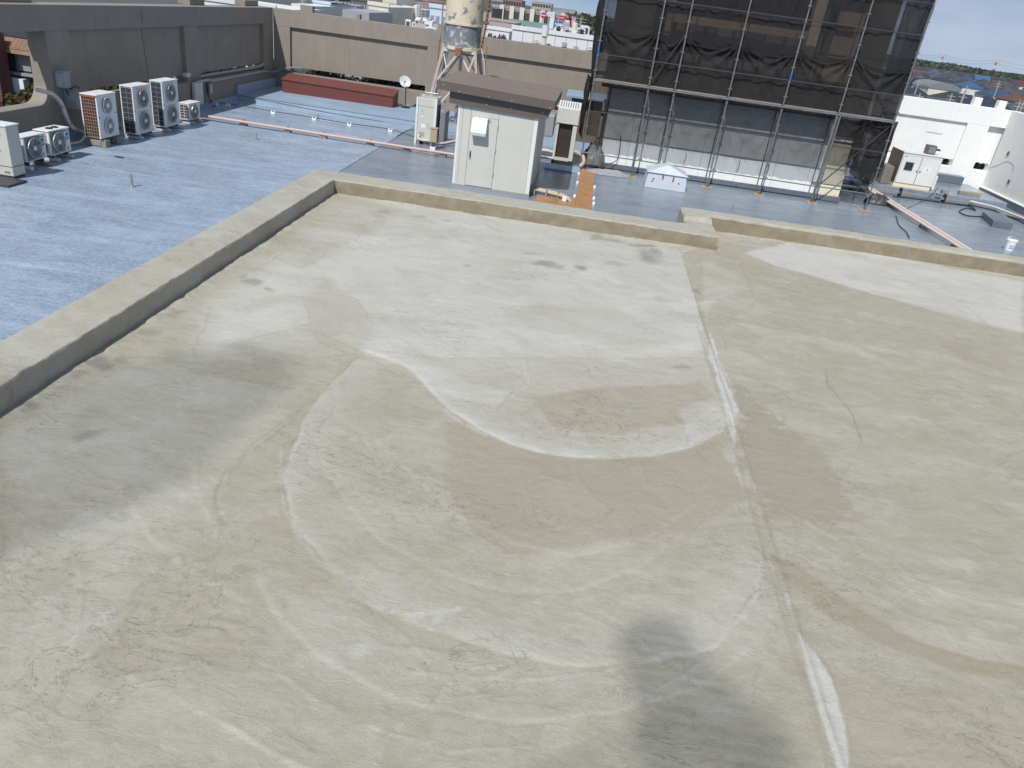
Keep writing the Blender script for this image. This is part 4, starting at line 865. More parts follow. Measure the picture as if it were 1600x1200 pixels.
# orange brown boards laid as an L
q=thing('walkway_boards',(.2,24,0),'orange brown boards laid in an L on the roof, beyond the kerb','boards')
bw=M['wood']
ys_=[20.7,21.5,22.35,23.25,24.2,25.3,26.15,27.0]
for i in range(7): MB().box(.04,.52,ys_[i]+.006,ys_[i+1]-.006,.004+.0*(i%2),.022+.004*(i%2)).build('board',bw,q,bev=.003)
for (a_,b_,c_,d1) in((-.5,.03,20.9,21.5),(-1.1,-.51,20.9,21.5),(-1.1,-.51,21.51,22.1),(-.5,.03,21.51,21.89)): MB().box(a_,b_,c_,d1,.004,.02).build('board',bw,q,bev=.003)
MB().box(-.5,.03,21.9,22.5,.004,.02).build('board',bw,q,bev=.003)
for k,(x,y) in enumerate([(-.0,24.5),(.56,24.2),(.56,22.6),(.56,21.9),(-.02,22.5),(.0,26.0)]): MB().lathe((x,y,.002),[(.04,0),(.045,.06),(.03,.1)],10).build('weight',M['paper'],q)
M['creampipe']=surf('cream_pipe',(.5,.44,.34),.6,.08,4,dirt=.3,bump=.05)
q=thing('cable_tray',(-.7,21.9,0),'cream pipe bundle in a bracket curving beside the orange boards','pipe')
for k,dy in enumerate((0,.1,-.14)): MB().tube(smoothcurve([(-1.25,22.35+dy,.13),(-.9,22.28+dy,.13),(-.5,22.16+dy,.12),(-.28,22.02+dy,.1),(-.15,21.85+dy,.08),(-.12,21.7+dy,.05)],5),.032,8).build('pipe',M['creampipe'],q,True)
for x in(-1.2,-.85,-.5): MB().box(x-.025,x+.025,22.02,22.5,.02,.17).build('bracket',M['conc'],q)
MB().box(-1.32,-1.24,22.05,22.55,.0,.22).build('end_bracket',M['plank'],q,bev=.01); MB().box(-.36,-.24,21.8,21.9,.0,.14).build('clip',M['paper'],q)

# ------------------------------------------------------------------ water tank on its tower
q=thing('water_tank_tower',(-5.28,31.5,0),'old peeling cream water tank on a rusty four legged steel tower behind the shed','water tank')
TC=(-5.28,31.55); R=.71
MB().lathe((TC[0],TC[1],0),[(R,3.14),(R+.005,3.9)],40).build('tank_lower',M['tankgrey'],q,True)
MB().lathe((TC[0],TC[1],0),[(R+.01,3.93),(R+.02,5.6),(R*.6,5.85),(.1,5.95)],40).build('tank_upper',M['tankcream'],q,True)
MB().lathe((TC[0],TC[1],0),[(R,3.88),(R+.05,3.89),(R+.05,3.95),(R,3.96)],40).build('flange',M['tankcream'],q)
MB().lathe((TC[0],TC[1],0),[(R-.02,3.02),(R+.06,3.03),(R+.06,3.14),(R-.02,3.15)],40).build('base_ring',M['tankcream'],q)
MB().box(TC[0]-.12,TC[0]+.12,TC[1]-R-.1,TC[1]-R+.05,2.9,3.13).build('gusset',M['rust'],q)
legs=[]
for sx,sy in((-1,-1),(1,-1),(1,1),(-1,1)):
    t_=Vector((TC[0]+sx*.62,TC[1]+sy*.5,3.05)); b_=Vector((TC[0]+sx*1.12,TC[1]+sy*.95,.22)); legs.append((t_,b_))
    MB().bar(t_,b_,.1).build('leg',M['pinksteel'] if sy<0 else M['greysteel'],q)
    MB().box(b_.x-.14,b_.x+.14,b_.y-.14,b_.y+.14,.2,.26).build('base_plate',M['rust'],q)
def at_(l,z): t_,b_=l; f_=(3.05-z)/(3.05-.22); return t_.lerp(b_,f_)
for i in range(4):
    l,m_=legs[i],legs[(i+1)%4]; mt=M['pinksteel'] if i in(0,) else M['tin']
    for (za,zb) in((2.98,1.75),(1.75,.35)):
        mid=(at_(l,za)+at_(m_,za))/2
        MB().bar(mid,at_(l,zb),.055).build('brace',M['whitepipe'] if i==0 else M['greysteel'],q); MB().bar(mid+Vector((.004,.004,.004)),at_(m_,zb),.055).build('brace',M['whitepipe'] if i==0 else M['greysteel'],q)
        MB().bar(at_(l,zb),at_(m_,zb),.06).build('tie_beam',mt,q)
    MB().bar(at_(l,2.98),at_(m_,2.98),.09).build('tie_beam',M['whitepipe'],q)
for p_ in(0,1): 
    l=legs[p_]; mid=(at_(legs[0],2.98)+at_(legs[1],2.98))/2; ll=at_(l,2.98); MB().bar(ll,(at_(l,2.3)*.55+mid*.45)-Vector((0,0,.35)),.045).build('brace',M['whitepipe'],q)
MB().tube([(TC[0],TC[1],3.1),(TC[0],TC[1],.22)],.06,10).build('riser_pipe',M['tin'],q)
MB().tube([PY(768,-20,30.9),PY(763,20,30.9),PY(757,52,30.9),PY(752,76,30.9)],.035,8).build('rusty_pipe',M['rust'],q)
mb=MB(); 
for k in range(16): a_=PY(770,-30,30.8).lerp(PY(753,76,30.8),k/15); mb.box(a_.x-.09,a_.x+.09,a_.y-.02,a_.y+.02,a_.z-.012,a_.z+.012)
mb.build('ladder_rungs',M['rust'],q)
MB().tube(smoothcurve([PY(752,76,30.8),PY(755,90,30.8),PY(757,105,30.8),PY(757,118,30.8)],4),.022,6).build('cable_pipe',M['whitepipe'],q)
MB().tube([PY(761,72,30.8),PY(757,118,30.8)],.02,6).build('thin_post',M['rust'],q)
MB().tube([PY(694,-15,31.6),PY(690,40,31.6),PY(684,95,31.6)],.028,6).build('rusty_post',M['rust'],q); MB().tube([PY(692,25,31.55),PY(687,62,31.55)],.032,6).build('post_sleeve',M['tin'],q)
tag(MB().tube([(-4.6,32.9,.9),(-3.9,32.9,.9),(-3.9,32.9,.3)],.03,6).build('hand_rail',M['blackcable']),'dark low rail at the foot of the water tank tower','rail')

# ------------------------------------------------------------------ pitched white vent box
q=thing('vent_box',(2.9,26.2,0),'white pitched roof vent box with rust spots, standing before the scaffold','vent')
vx0,vx1,vy0,vy1=2.28,3.55,25.72,26.75; vw=surf('white_vent_paint',(.55,.6,.66),.45,.06,2,dirt=.22,dirtc=(.3,.3,.3),bump=.05)
mb=MB(); mb.add([(vx0-.06,vy0-.04,.0),(vx1+.04,vy0-.04,.0),(vx1+.04,vy1,.0),(vx0-.06,vy1,.0),(vx0,vy0,.52),(vx1,vy0,.52),(vx1,vy1,.52),(vx0,vy1,.52)],[(0,3,2,1),(4,5,6,7),(0,1,5,4),(1,2,6,5),(2,3,7,6),(3,0,4,7)]); mb.build('body',vw,q,bev=.01)
mb=MB(); mb.add([(vx0-.05,vy0-.05,.5),(vx1+.05,vy0-.05,.5),(vx1+.05,vy1+.05,.5),(vx0-.05,vy1+.05,.5),(2.9,26.0,.76),(2.9,26.45,.76)],[(0,1,4),(1,2,5,4),(2,3,5),(3,0,4,5),(0,3,2,1)]); mb.build('hipped_lid',vw,q)
for x,z in((2.75,.42),(3.1,.38)): MB().box(x,x+.05,vy0-.03,vy0-.012,z-.1,z+.06).build('rust_spot',M['rust'],q)
for k,x in enumerate((2.42,3.3,2.45)): MB().box(x,x+.05,vy0-.035,vy0-.02,.2+.04*k,.23+.04*k).build('rivet',M['dark'],q)

# ------------------------------------------------------------------ stair tower wrapped in scaffold
q=thing('stair_tower',(5,30,0),'brown and white rooftop tower block seen through the dark scaffold netting','building')
FY=27.95
xs_=[.66,1.62,2.9,4.2,5.5,6.8,8.0,8.5]
for i in range(len(xs_)-1): MB().box(xs_[i]+.004,xs_[i+1]-.004,FY,FY+.2,.2,2.72).build('wall_panel',M['wallwhite'],q,bev=.004)
MB().box(8.504,9.22,FY-.06,FY+.5,.2,2.2).build('cream_panel',M['creamfac'],q,bev=.006)
MB().box(8.504,9.3,FY-.05,FY+.5,2.2,9).build('column',M['tanfac'],q)
MB().box(.6,8.5,FY-.03,FY+.2,.03,.2).build('plinth',M['upstand'],q,bev=.01); MB().box(8.504,9.3,FY-.1,FY+.5,.02,.2).build('plinth',M['upstand'],q,bev=.01)
MB().box(.62,9.24,FY+.2,33.5,.0,2.9).build('core',M['brownfac'],q)
MB().box(.3,8.5,FY-.06,FY+.25,2.724,3.1).build('string_course',M['brownfac'],q)
MB().box(1.7,8.5,FY+.0,FY+.25,3.1,3.85).build('parapet_panel',M['brownfac'],q)
for (a_,b_,mt) in((.35,.9,'brownfac'),(.95,1.65,'tanfac')): MB().box(a_,b_,FY-.05,FY+.4,3.1,9).build('column',M[mt],q)
MB().box(1.7,2.4,29.5,29.9,2.9,9).build('column',M['brownfac'],q); MB().box(7.0,7.35,29.2,29.6,2.9,9).build('column',M['tanfac'],q)
for z in(4.6,5.5,6.4,7.3): MB().box(1.7,8.5,29.3,29.4,z,z+.07).build('rail',M['dark'],q)
for z in(5.0,6.6): MB().box(2.4,7.0,29.45,29.8,z,z+.25).build('beam',M['brownfac'],q)
MB().box(1.0,7.75,30.2,33,2.9,8.6).build('tank_room',surf('tank_room_wall',(.07,.065,.065),.8,.3,1.2,streak=.3,dirt=.3,dirtc=(.15,.12,.1)),q); MB().box(8.1,9.2,30.2,33,3.4,8.6).build('tank_room',M['brownfac'],q); 
for x in(2.9,3.6,4.6,5.7,6.4): MB().box(x,x+.06,29.95,30.1,2.9,9).build('conduit',M['dark'],q)
MB().box(.5,9.2,28.2,33.4,8.6,9).build('roof_slab',M['brownfac'],q)
for x,z0 in((3.2,4.4),(4.9,4.4),(3.2,6.0),(5.6,5.9)): MB().box(x,x+.9,30.15,30.2,z0,z0+.8).build('window',M['glass'],q)
# scaffold
sc=thing('scaffold',(5,27.5,0),'tube scaffold wrapped in dark debris netting round the rooftop tower','scaffold')
PXs=[0.0,1.85,2.72,4.5,6.33,8.17,10.0]; ZT=7.4
def pole(x,y,z0,z1,mat,r=.03):
    MB().tube([(x,y,z0),(x,y,z1)],r*.8,8).build('pole',mat,sc)
for i,x in enumerate(PXs):
    y=27.2
    pole(x,y,.03,1.35 if i!=6 else 1.6,M['scafgreen']); pole(x,y,1.35 if i!=6 else 1.6,ZT,M['scaf'],.032)
    MB().lathe((x,y,0),[(.0,.02),(.09,.02),(.09,.035),(.02,.04)],8).build('base_plate',M['rust'],sc)
    if i not in(2,): MB().box(x-.17,x+.17,y-.13,y+.13,.003,.022).build('wood_pad',M['yelloww'],sc,bev=.004)
    pole(x,28.0-.12 if i<6 else 28.6,.03,ZT,M['scaf'],.024)
MB().tube([(0,27.2,3.6),(0,27.2,4.0)],.035,8).build('sleeve',M['scafblue'],sc); MB().tube([(6.33,27.2,3.75),(6.33,27.2,3.95)],.035,8).build('sleeve',M['scafblue'],sc)
mb=MB()
for i,x in enumerate(PXs):
    for k in range(16):
        z=.55+k*.45; mb.lathe((x,27.2,z),[(.026,-.025),(.042,-.018),(.042,.018),(.026,.025)],8)
        if k%2==0: mb.box(x-.07,x+.07,27.185,27.22,z-.012,z+.012)
mb.build('couplers',M['scaf'],sc,kind='stuff')
for i in range(6):
    a_,b_=PXs[i],PXs[i+1]
    MB().tube([(a_,27.2,.57),(b_,27.2,.56)],.022,6).build('ledger',M['scafgreen'],sc)
    for z in(1.95,3.75,5.55,6.45): MB().tube([(a_,27.24,z),(b_,27.24,z)],.02,6).build('ledger',M['darkgrill'],sc)
    MB().tube([(a_,27.17,2.93),(b_,27.17,2.93)],.024,6).build('ledger',M['scaf'],sc)
    MB().box(a_+.04,b_-.04,27.22,27.72,2.96,3.0).build('walk_plank',M['plank'],sc,bev=.005)
    pass
    pass 
for (xa,xb,ya,yb,za,zb) in((8.17,10,27.26,27.26,.5,2.9),(10,8.17,27.3,27.3,2.95,4.75),(9.3,10.0,28.6,27.2,1.8,.6),(0,0,27.2,28.6,.6,2.9),(1.85,2.72,27.26,27.26,3.0,4.7)):
    MB().tube([(xa,ya,za),(xb,yb,zb)],.02,6).build('brace',M['blackcable'],sc)
for y in(27.9,28.6):
    for z in(.57,2.0,2.93): MB().tube([(8.17 if y<28 else 9.4,y,z),(10,y,z)],.02,6).build('ledger',M['darkgrill'],sc)
for z in(.57,2.93,4.75): MB().tube([(10,27.2,z),(10,29.4,z)],.022,6).build('ledger',M['scaf'],sc); MB().tube([(0,27.2,z),(0,28.6,z)],.022,6).build('ledger',M['scaf'],sc)
for dx in(-.05,.06): MB().tube([(8.17+dx,27.14,.15),(8.17+dx,27.14,2.95)],.03,8).build('pole',M['scaf'],sc)
# netting
def netmat(name,tr,c):
    n=N(name); n.fin(c,.9,0,n.bump(n.noise(30,4,.6,n.map((1,1,1))),.2,.01),.12); 
    t=n.t.nodes.new('ShaderNodeBsdfTransparent'); t.inputs[0].default_value=(.92,.92,.94,1)
    m_=n.t.nodes.new('ShaderNodeMixShader'); n.t.links.new(n.b.outputs[0],m_.inputs[1]); n.t.links.new(t.outputs[0],m_.inputs[2])
    f_=n.ramp(n.noise(1.4,4,.6),.3,.7,tr-.06,tr+.06)
    lw=n.t.nodes.new('ShaderNodeLayerWeight'); lw.inputs[0].default_value=.35
    f_=n.math('MULTIPLY',f_,n.ramp(lw.outputs['Facing'],.2,1,1,.2)); n.t.links.new(f_,m_.inputs[0]); n.t.links.new(m_.outputs[0],n.out.inputs[0]); return n.m
M['net1']=netmat('debris_net_dark',.22,(.03,.029,.029)); M['net2']=netmat('debris_net_worn',.47,(.022,.022,.022))
def net(root,xa,xb,zb,zt,y,sag=.0,seed=1,bul=.05,mat='net1',pa=None,pb=None,bs=0.0,pin=1.0):
    nx=44; nz=44; vs=[];fs=[]
    for j in range(nz+1):
        v=j/nz
        for i in range(nx+1):
            u=i/nx; zz=zb+(zt-zb)*v; s=4*u*(1-u)
            zz-=sag*s*v**3*(zt-zb); zz-=bs*s*(1-v)**3
            rr=math.hypot(u,(1-v)*1.1); r2_=math.hypot(1-u,(1-v)*1.1)
            ang=math.atan2(1-v,u+1e-6); ang2=math.atan2(1-v,1-u+1e-6)
            fold=math.sin(ang*15+seed*3)*math.exp(-rr*2.0)*min(1,rr*5)+math.sin(ang2*13+seed*5)*math.exp(-r2_*2.0)*min(1,r2_*5)
            w=math.sin(u*math.pi)*math.sin(min(1,(1-v)*1.3)*math.pi)
            yy=y-bul*w*(.6+.6*math.sin(seed*2.1))-.075*pin*fold-.03*math.sin(u*9+v*4+seed)*w-.012*math.sin(u*31+seed*2+v*17)
            if pa: x=pa[0]+(pb[0]-pa[0])*u; yb=pa[1]+(pb[1]-pa[1])*u; vs.append((x+(y-yy)*1.0*pa[2],yb,zz))
            else: vs.append((xa+(xb-xa)*u,yy,zz))
    for j in range(nz):
        for i in range(nx): k=j*(nx+1)+i; fs.append((k,k+1,k+nx+2,k+nx+1))
    me_=MB(); me_.add(vs,fs); o=me_.build('net_panel',M[mat],root,True)
    return o
n1=thing('debris_net',(4,27.3,1.0),'lowest tier of dark debris netting ending above the white wall foot','net')
bot=[1.12,1.14,1.1,1.08,1.12,1.3]
for i in range(5): net(n1,PXs[i]-.01,PXs[i+1]+.01,bot[i]+(.0),2.9,27.5+.004*i,.02,i+1,.06,'net2',bs=.03,pin=.8)
n1b=thing('debris_net',(9.2,27.3,1.0),'loose bunched dark netting bulging out at the right foot of the scaffold','net')
net(n1b,8.2,9.3,1.3,2.9,27.33,.03,9,.1,'net2'); 
for k in range(2): net(n1b,9.15-.1*k,10.2+.1*k,1.15+.2*k,2.95,27.4+.25*k,.03,11+k,.3,'net1',bs=.2)
n2=thing('debris_net',(4,27.3,3),'middle tier of dark debris netting hanging in swags between the poles','net')
for i in range(6): net(n2,PXs[i]-.01,PXs[i+1]+.01,2.98,4.72,27.4+.004*(i%2),.16,i+21,.07,'net1',pin=1.3)
n3=thing('debris_net',(4,27.3,4.6),'top tier of dark debris netting running out of the picture','net')
for i in range(6): net(n3,PXs[i]-.01,PXs[i+1]+.01,4.45,7.2,27.36+.004*(i%2),.02,i+41,.06,'net1',bs=.1,pin=.7)
n4=thing('debris_net',(0,28.3,1),'dark netting wrapping round the left end of the scaffold','net')
net(n4,0,0,1.0,7.2,0,.0,61,.25,'net1',pa=(-.02,27.25,-1),pb=(-.02,29.6,-1)); 
net(n4,0,0,1.0,3.0,0,.0,62,.35,'net1',pa=(-.1,27.22,-1),pb=(-.25,28.8,-1))
n5=thing('debris_net',(10.1,28.5,1),'dark netting wrapping round the right end of the scaffold','net')
net(n5,0,0,2.3,7.2,0,.0,63,.2,'net1',pa=(10.04,27.25,1),pb=(10.04,29.8,1)); net(n5,0,0,1.0,2.9,0,.05,64,.35,'net1',pa=(10.05,27.25,1),pb=(10.1,29.3,1),bs=.3)
cn_=MB()
for i in range(6):
    for k in range(1,5): x=PXs[i]+(PXs[i+1]-PXs[i])*k/5; cn_.box(x-.009,x+.009,27.15,27.2,2.89,2.94); cn_.box(x-.004,x+.004,27.24,27.26,1.0,1.08) 
cn_.build('net_ties',M['scaf'],sc,kind='stuff')
for k,(x,l) in enumerate(((3.55,.35),(5.4,.42),(6.4,.3))): MB().tube([(x,27.2,1.05),(x+.02,27.19,1.05-l*.6),(x-.02,27.2,1.05-l)],.012,5).build('rope_end',M['blackcable'],sc)
# crumpled clear plastic and grey bag at the left foot
n=N('clear_plastic_sheet'); n.fin((.5,.5,.5),.2); t=n.t.nodes.new('ShaderNodeBsdfTransparent'); m_=n.t.nodes.new('ShaderNodeMixShader'); m_.inputs[0].default_value=.45
n.t.links.new(n.b.outputs[0],m_.inputs[1]); n.t.links.new(t.outputs[0],m_.inputs[2]); n.t.links.new(m_.outputs[0],n.out.inputs[0]); M['plastic']=n.m
def crumple(cx,cy,rx,ry,h,seed,z0=.01,n=34):
    vs=[];fs=[]; xx,yy=np.meshgrid(np.linspace(-1,1,n),np.linspace(-1,1,n)); r=np.hypot(xx,yy)
    a=np.abs(fbm(xx*2.2+seed,yy*2.2,seed,5)-.5)*2; zz=z0+h*np.clip(1-r**2,0,1)**.6*(.55+.9*a)+h*.12*fbm(xx*6,yy*6,seed+1,3)
    rad=1+.25*(fbm(np.arctan2(yy,xx)*1.2,r*0,seed+3,3)-.5)
    for j in range(n):
        for i in range(n): vs.append((cx+xx[j,i]*rx*rad[j,i],cy+yy[j,i]*ry*rad[j,i],max(z0,zz[j,i])))
    for j in range(n-1):
        for i in range(n-1):
            if r[j,i]<1.12: k=j*n+i; fs.append((k,k+1,k+n+1,k+n))
    m=MB(); m.add(vs,fs); return m
tag(crumple(.42,27.95,.42,.4,.95,3).build('covered_bag',surf('grey_tarp',(.13,.13,.13),.45,.2,3,bump=.2),smooth=True),'grey sheeted bundle under the left end of the netting','bag')
tag(crumple(1.0,26.95,.75,.38,.16,8).build('plastic_sheet',M['plastic'],smooth=False),'crumpled clear plastic sheet lying at the top of the orange boards','plastic sheet')
tag(crumple(11.0,28.9,.5,.35,.35,12).build('covered_bag',surf('dark_tarp',(.05,.05,.05),.5,.2,3),smooth=True),'dark bundle lying behind the right foot of the scaffold','bag')
tag(MB().tube(smoothcurve([(1.25,27.95,1.2),(1.3,27.9,.7),(1.25,27.85,.35),(.95,27.7,.2),(.6,27.6,.1)],6),.015,5).build('cable',M['blackcable']),'black cable curving off the white wall near the grey bundle','cable')

# ------------------------------------------------------------------ right side: cabinet, pipes, hose, bucket, blocks
q=thing('electric_cabinet',(13.1,32.3,.3),'white double door cabinet with window, yellow diamond sticker and rusty seams','cabinet')
CX0,CX1,CY0,CY1,CZ0,CZ1=12.36,13.9,31.62,32.9,.42,1.58
MB().box(CX0+.02,CX1,CY0+.03,CY1,CZ0,CZ1).build('body',M['white'],q,bev=.008)
MB().box(CX0,CX0+.018,CY0+.01,CY1,CZ0,CZ1+.03).build('side_panel',M['darkgrill'] if 0 else surf('brown_grey_panel',(.15,.135,.12),.6,.1,3,streak=.2),q)
MB().box(CX0+.02,CX1+.02,CY0,CY1+.03,CZ1,CZ1+.04).build('top_panel',M['white'],q,bev=.006)
MB().box(CX0,CX1-.1,CY0-.0,CY0+.3,.3,CZ0).build('base',M['creamfac'],q)
w_=(CX1-CX0-.12)/2
for k in(0,1):
    a_=CX0+.05+k*(w_+.02); d0=MB().box(a_,a_+w_,CY0-.005,CY0+.03,CZ0+.03,CZ1-.08).build('door',M['white'],q,bev=.004)
    mb=MB(); mb.box(a_-.008,a_,CY0-.008,CY0+.0,CZ0+.03,CZ1-.08); mb.box(a_+w_,a_+w_+.006,CY0-.008,CY0,CZ0+.03,CZ1-.08); mb.box(a_,a_+w_,CY0-.008,CY0,CZ1-.08,CZ1-.072); mb.box(a_,a_+w_,CY0-.008,CY0,CZ0+.022,CZ0+.03); mb.build('rusty_seam',M['rust'],q)
    MB().lathe((a_+(w_-.05 if k==0 else .06),CY0-.006,CZ0+.55),[(.03,0),(.03,-.03),(.01,-.035)],10,'y').build('handle',M['greysteel'],q)
MB().box(12.57,12.87,CY0-.012,CY0-.005,.95,1.25).build('window',M['glass'],q,bev=.01)
MB().box(12.55,12.89,CY0-.009,CY0-.005,.93,1.27).build('window_frame',M['tin'],q)
MB().box(13.32,13.58,CY0-.008,CY0-.005,.94,1.18).build('notice',M['paper'],q)
mb=MB(); mb.add([(13.45,CY0-.011,1.12),(13.40,CY0-.011,1.06),(13.45,CY0-.011,1.0),(13.50,CY0-.011,1.06)],[(0,1,2,3)]); mb.build('yellow_diamond',M['yellow'],q)
MB().box(12.46,12.54,CY0-.008,CY0-.005,1.44,1.46).build('name_plate',M['inkdark'],q)
MB().box(13.9,14.08,31.9,32.4,.32,.85).build('side_box',M['white'],q,bev=.01)
q2=thing('vent_cowl',(13.5,32.0,1.6),'small brown grey cowl on the cabinet roof','vent'); MB().box(13.3,13.62,31.85,32.2,1.63,1.95).build('cowl',M['brown'],q2,bev=.008); MB().box(13.62,13.8,31.9,32.1,1.78,1.84).build('flap',M['dark'],q2); MB().box(13.34,13.58,31.84,31.852,1.68,1.9).build('mesh_face',M['midgrill'],q2)
tag(MB().box(11.9,12.28,31.75,32.5,.31,1.0).build('side_cabinet',surf('taupe_box',(.2,.18,.155),.6,.1,3,streak=.2),bev=.02),'low taupe box leaning against the left side of the white cabinet','cabinet')
# pipes: along X then turning to the viewer
q=thing('pipe_run',(11.5,27,0),'pair of white wrapped pipes on blocks running to the kerb on the right','pipe')
for k,dx in enumerate((0,.11,.22)):
    a_=P(1288,286,.16); b_=P(1355,299,.16); c_=P(1496,383,.16); off=Vector((-.0,0,0))
    b_=Vector((11.42-dx,31.0-dx,.16)); c_=Vector((11.72-dx,19,.16))
    MB().tube([Vector((9.2,30.9-dx,.16)),b_-Vector((.15,0,0)),b_-Vector((-.0,.15,0)),c_],.045,10).build('pipe',M['whitepipe' if k!=1 else 'pinkpipe'],q,True)
for y in(30.4,28.4,25.7,23.2,20.5): MB().box(11.38,11.82,y,y+.18,.002,.1).build('sleeper_block',M['conc'],q,bev=.01); 
for y in(30.4,28.4,25.7,23.2,20.5): MB().box(11.4,11.8,y+.06,y+.1,.1,.14).build('clamp',M['rust'],q)
q=thing('cable_tray',(13.6,31.0,0),'long brown conduit tray running before the raised step on the right','conduit')
MB().box(9.6,15.3,31.02,31.14,.14,.2).build('tray',M['conc'],q); MB().tube([(15.2,31.05,.22),(15.9,30.5,.22),(16.2,29.0,.22),(16.3,25,.22)],.04,8).build('pipe',M['whitepipe'],q,True); MB().tube([(15.1,30.9,.12),(15.8,30.35,.12),(16.05,28.9,.12),(16.1,25,.12)],.03,8).build('pipe',M['blackcable'],q)
for x in(10.6,12.5,14.2): MB().box(x,x+.06,30.98,31.18,.0,.34).build('bracket',M['dark'],q)
tag(MB().tube(smoothcurve([P(x,y,.02) for x,y in((1395,307),(1440,312),(1484,318),(1515,322),(1524,329),(1512,325),(1499,330),(1512,337),(1540,338),(1572,337),(1600,345))],6),.022,6).build('hose',M['blackcable']),'black hose with a loop lying across the slate roof on the right','hose')
tag(MB().tube(smoothcurve([P(1465,293,.32),P(1458,302,.3),P(1440,315,.02),P(1412,328,.02)],5),.012,5).build('cable',M['blackcable']),'thin cable trailing from the white cabinet over the step edge','cable')
tag(MB().tube(smoothcurve([P(1400,337,.02),P(1405,352,.02),P(1416,362,.02),P(1421,372,.02)],5),.014,5).build('cable',M['blackcable']),'thin cable on the slate roof left of the white pipes','cable')
mb=MB(); mb.prism([(14.62,27.1),(15.45,27.1),(15.45,30.0),(14.62,30.0)],0,.26); mb=MB(); a_=[P(1536,330,.22),P(1553,345,.22),P(1584,349,.22),P(1569,333,.22)]
mb.prism([(v.x,v.y) for v in a_],.002,.22); tag(mb.build('concrete_plinth',M['upstand'],bev=.015),'low blue grey coated block under the hose on the right','plinth')
for (x,y,w_,l) in((1476,301,.13,'small brown block on the raised step, left of the longer one'),(1514,304,.42,'longer pale brown block on the raised step near the white wall')):
    p=P(x,y,.32); tag(MB().box(p.x-w_,p.x+w_,p.y-.1,p.y+.1,.302,.42).build('wooden_block',M['conc'],bev=.008),l,'block')
p=P(1468,305,.31); tag(MB().box(p.x-.1,p.x+.12,p.y-.05,p.y+.12,.302,.36).build('steel_offcut',M['upstand'],bev=.006),'small slate coloured offcut beside the small brown block','offcut')
q=thing('bucket',P(1575,391,0),'white plastic bucket with lid and handle standing on the slate roof at the right','bucket')
bp=P(1575,391,0); MB().lathe(bp,[(.125,.002),(.15,.28),(.158,.285),(.158,.31),(.15,.315)],28).build('body',M['paper'],q,True); MB().lathe(bp,[(.162,.3),(.165,.335),(.15,.345),(.0,.34)],28).build('lid',M['paper'],q,True)
MB().tube([bp+Vector((.165*math.cos(t),.05*math.sin(t)*0+.02,.3+.13*math.sin(t))) for t in[math.pi*i/14 for i in range(15)]],.006,5).build('handle',M['tin'],q)
MB().box(bp.x-.07,bp.x+.06,bp.y-.148,bp.y-.14,.1,.2).build('label',M['bluestk'],q)
for k,(x,y) in enumerate(((1335,286),(1348,296),(1375,277),(1345,283))):
    p=P(x,y,.0); tag(MB().box(p.x-.25,p.x+.2,p.y-.08,p.y+.1,.002,.05+.03*k).build('timber_scrap',[M['conc'],M['whitepipe'],M['yelloww'],M['plank']][k],bev=.006),['grey scrap slab behind the scaffold foot','white offcut lying near the white pipe bend','short light timber lying left of the taupe box','pale plank behind the right scaffold feet'][k],'scrap')
tag(MB().box(10.0,11.8,32.2,34.5,.3,.72).build('duct_box',M['wallwhite'],bev=.03),'white low duct box between the scaffold and the cabinet','duct box')
p=P(1143,329,0); tag(MB().lathe(p,[(.03,.001),(.03,.18),(.0,.19)],8).build('pipe_stub',M['tin']),'thin steel stub just beyond the kerb on the right of its step','pipe stub')
for k,(x,y) in enumerate(((1355,324),(1316,322))): pass
tag(MB().box(9.75,10.6,26.95,27.05,.004,.03).build('steel_bar',M['greysteel']),'short dark bar lying by the rightmost scaffold foot','bar')
# ------------------------------------------------------------------ unseen tower added behind the viewpoint to throw soft shadows on the mortar roof
def shadow_src(x,y,zt):          # where something at height zt stands whose shadow falls on that spot of the roof
    p=P(x,y,FZ); return p+SUN*((zt-FZ)/SUN.z)
tw=thing('shadow_tower',(-9,-22,0),'unseen steel tower added behind the viewpoint, its slats shading the mortar roof','tower')
dk=[shadow_src(x,y,22) for x,y in((-160,700),(60,610),(230,560),(380,535),(460,548),(465,590),(400,650),(310,740),(120,840),(-120,900))]  # deck outline projected back from the shadow wanted on the floor
cxd=sum(v.x for v in dk)/len(dk); cyd=sum(v.y for v in dk)/len(dk)

dpoly=[(v.x,v.y) for v in dk]
def span(yv):
    xs__=[]
    for i in range(len(dpoly)):
        a_,b_=dpoly[i],dpoly[i-1]
        if (a_[1]-yv)*(b_[1]-yv)<0: xs__.append(a_[0]+(b_[0]-a_[0])*(yv-a_[1])/(b_[1]-a_[1]))
    return (min(xs__),max(xs__)) if len(xs__)>1 else None
yv=min(v[1] for v in dpoly)+.05
while yv<max(v[1] for v in dpoly):
    sp=span(yv)
    if sp: MB().box(sp[0],sp[1],yv,yv+.032,21.99,22.0).build('shadow_slat',M['greysteel'],tw)
    yv+=.13
tb=Vector((cxd-4.2,cyd-2.5,0))
for sx in(-1,1):
    for sy in(-1,1):
        MB().bar((tb.x+sx*1.6,tb.y+sy*1.6,0),(tb.x+sx*.5,tb.y+sy*.5,22),.09).build('leg',M['tin'],tw)  # leg of the added unseen tower
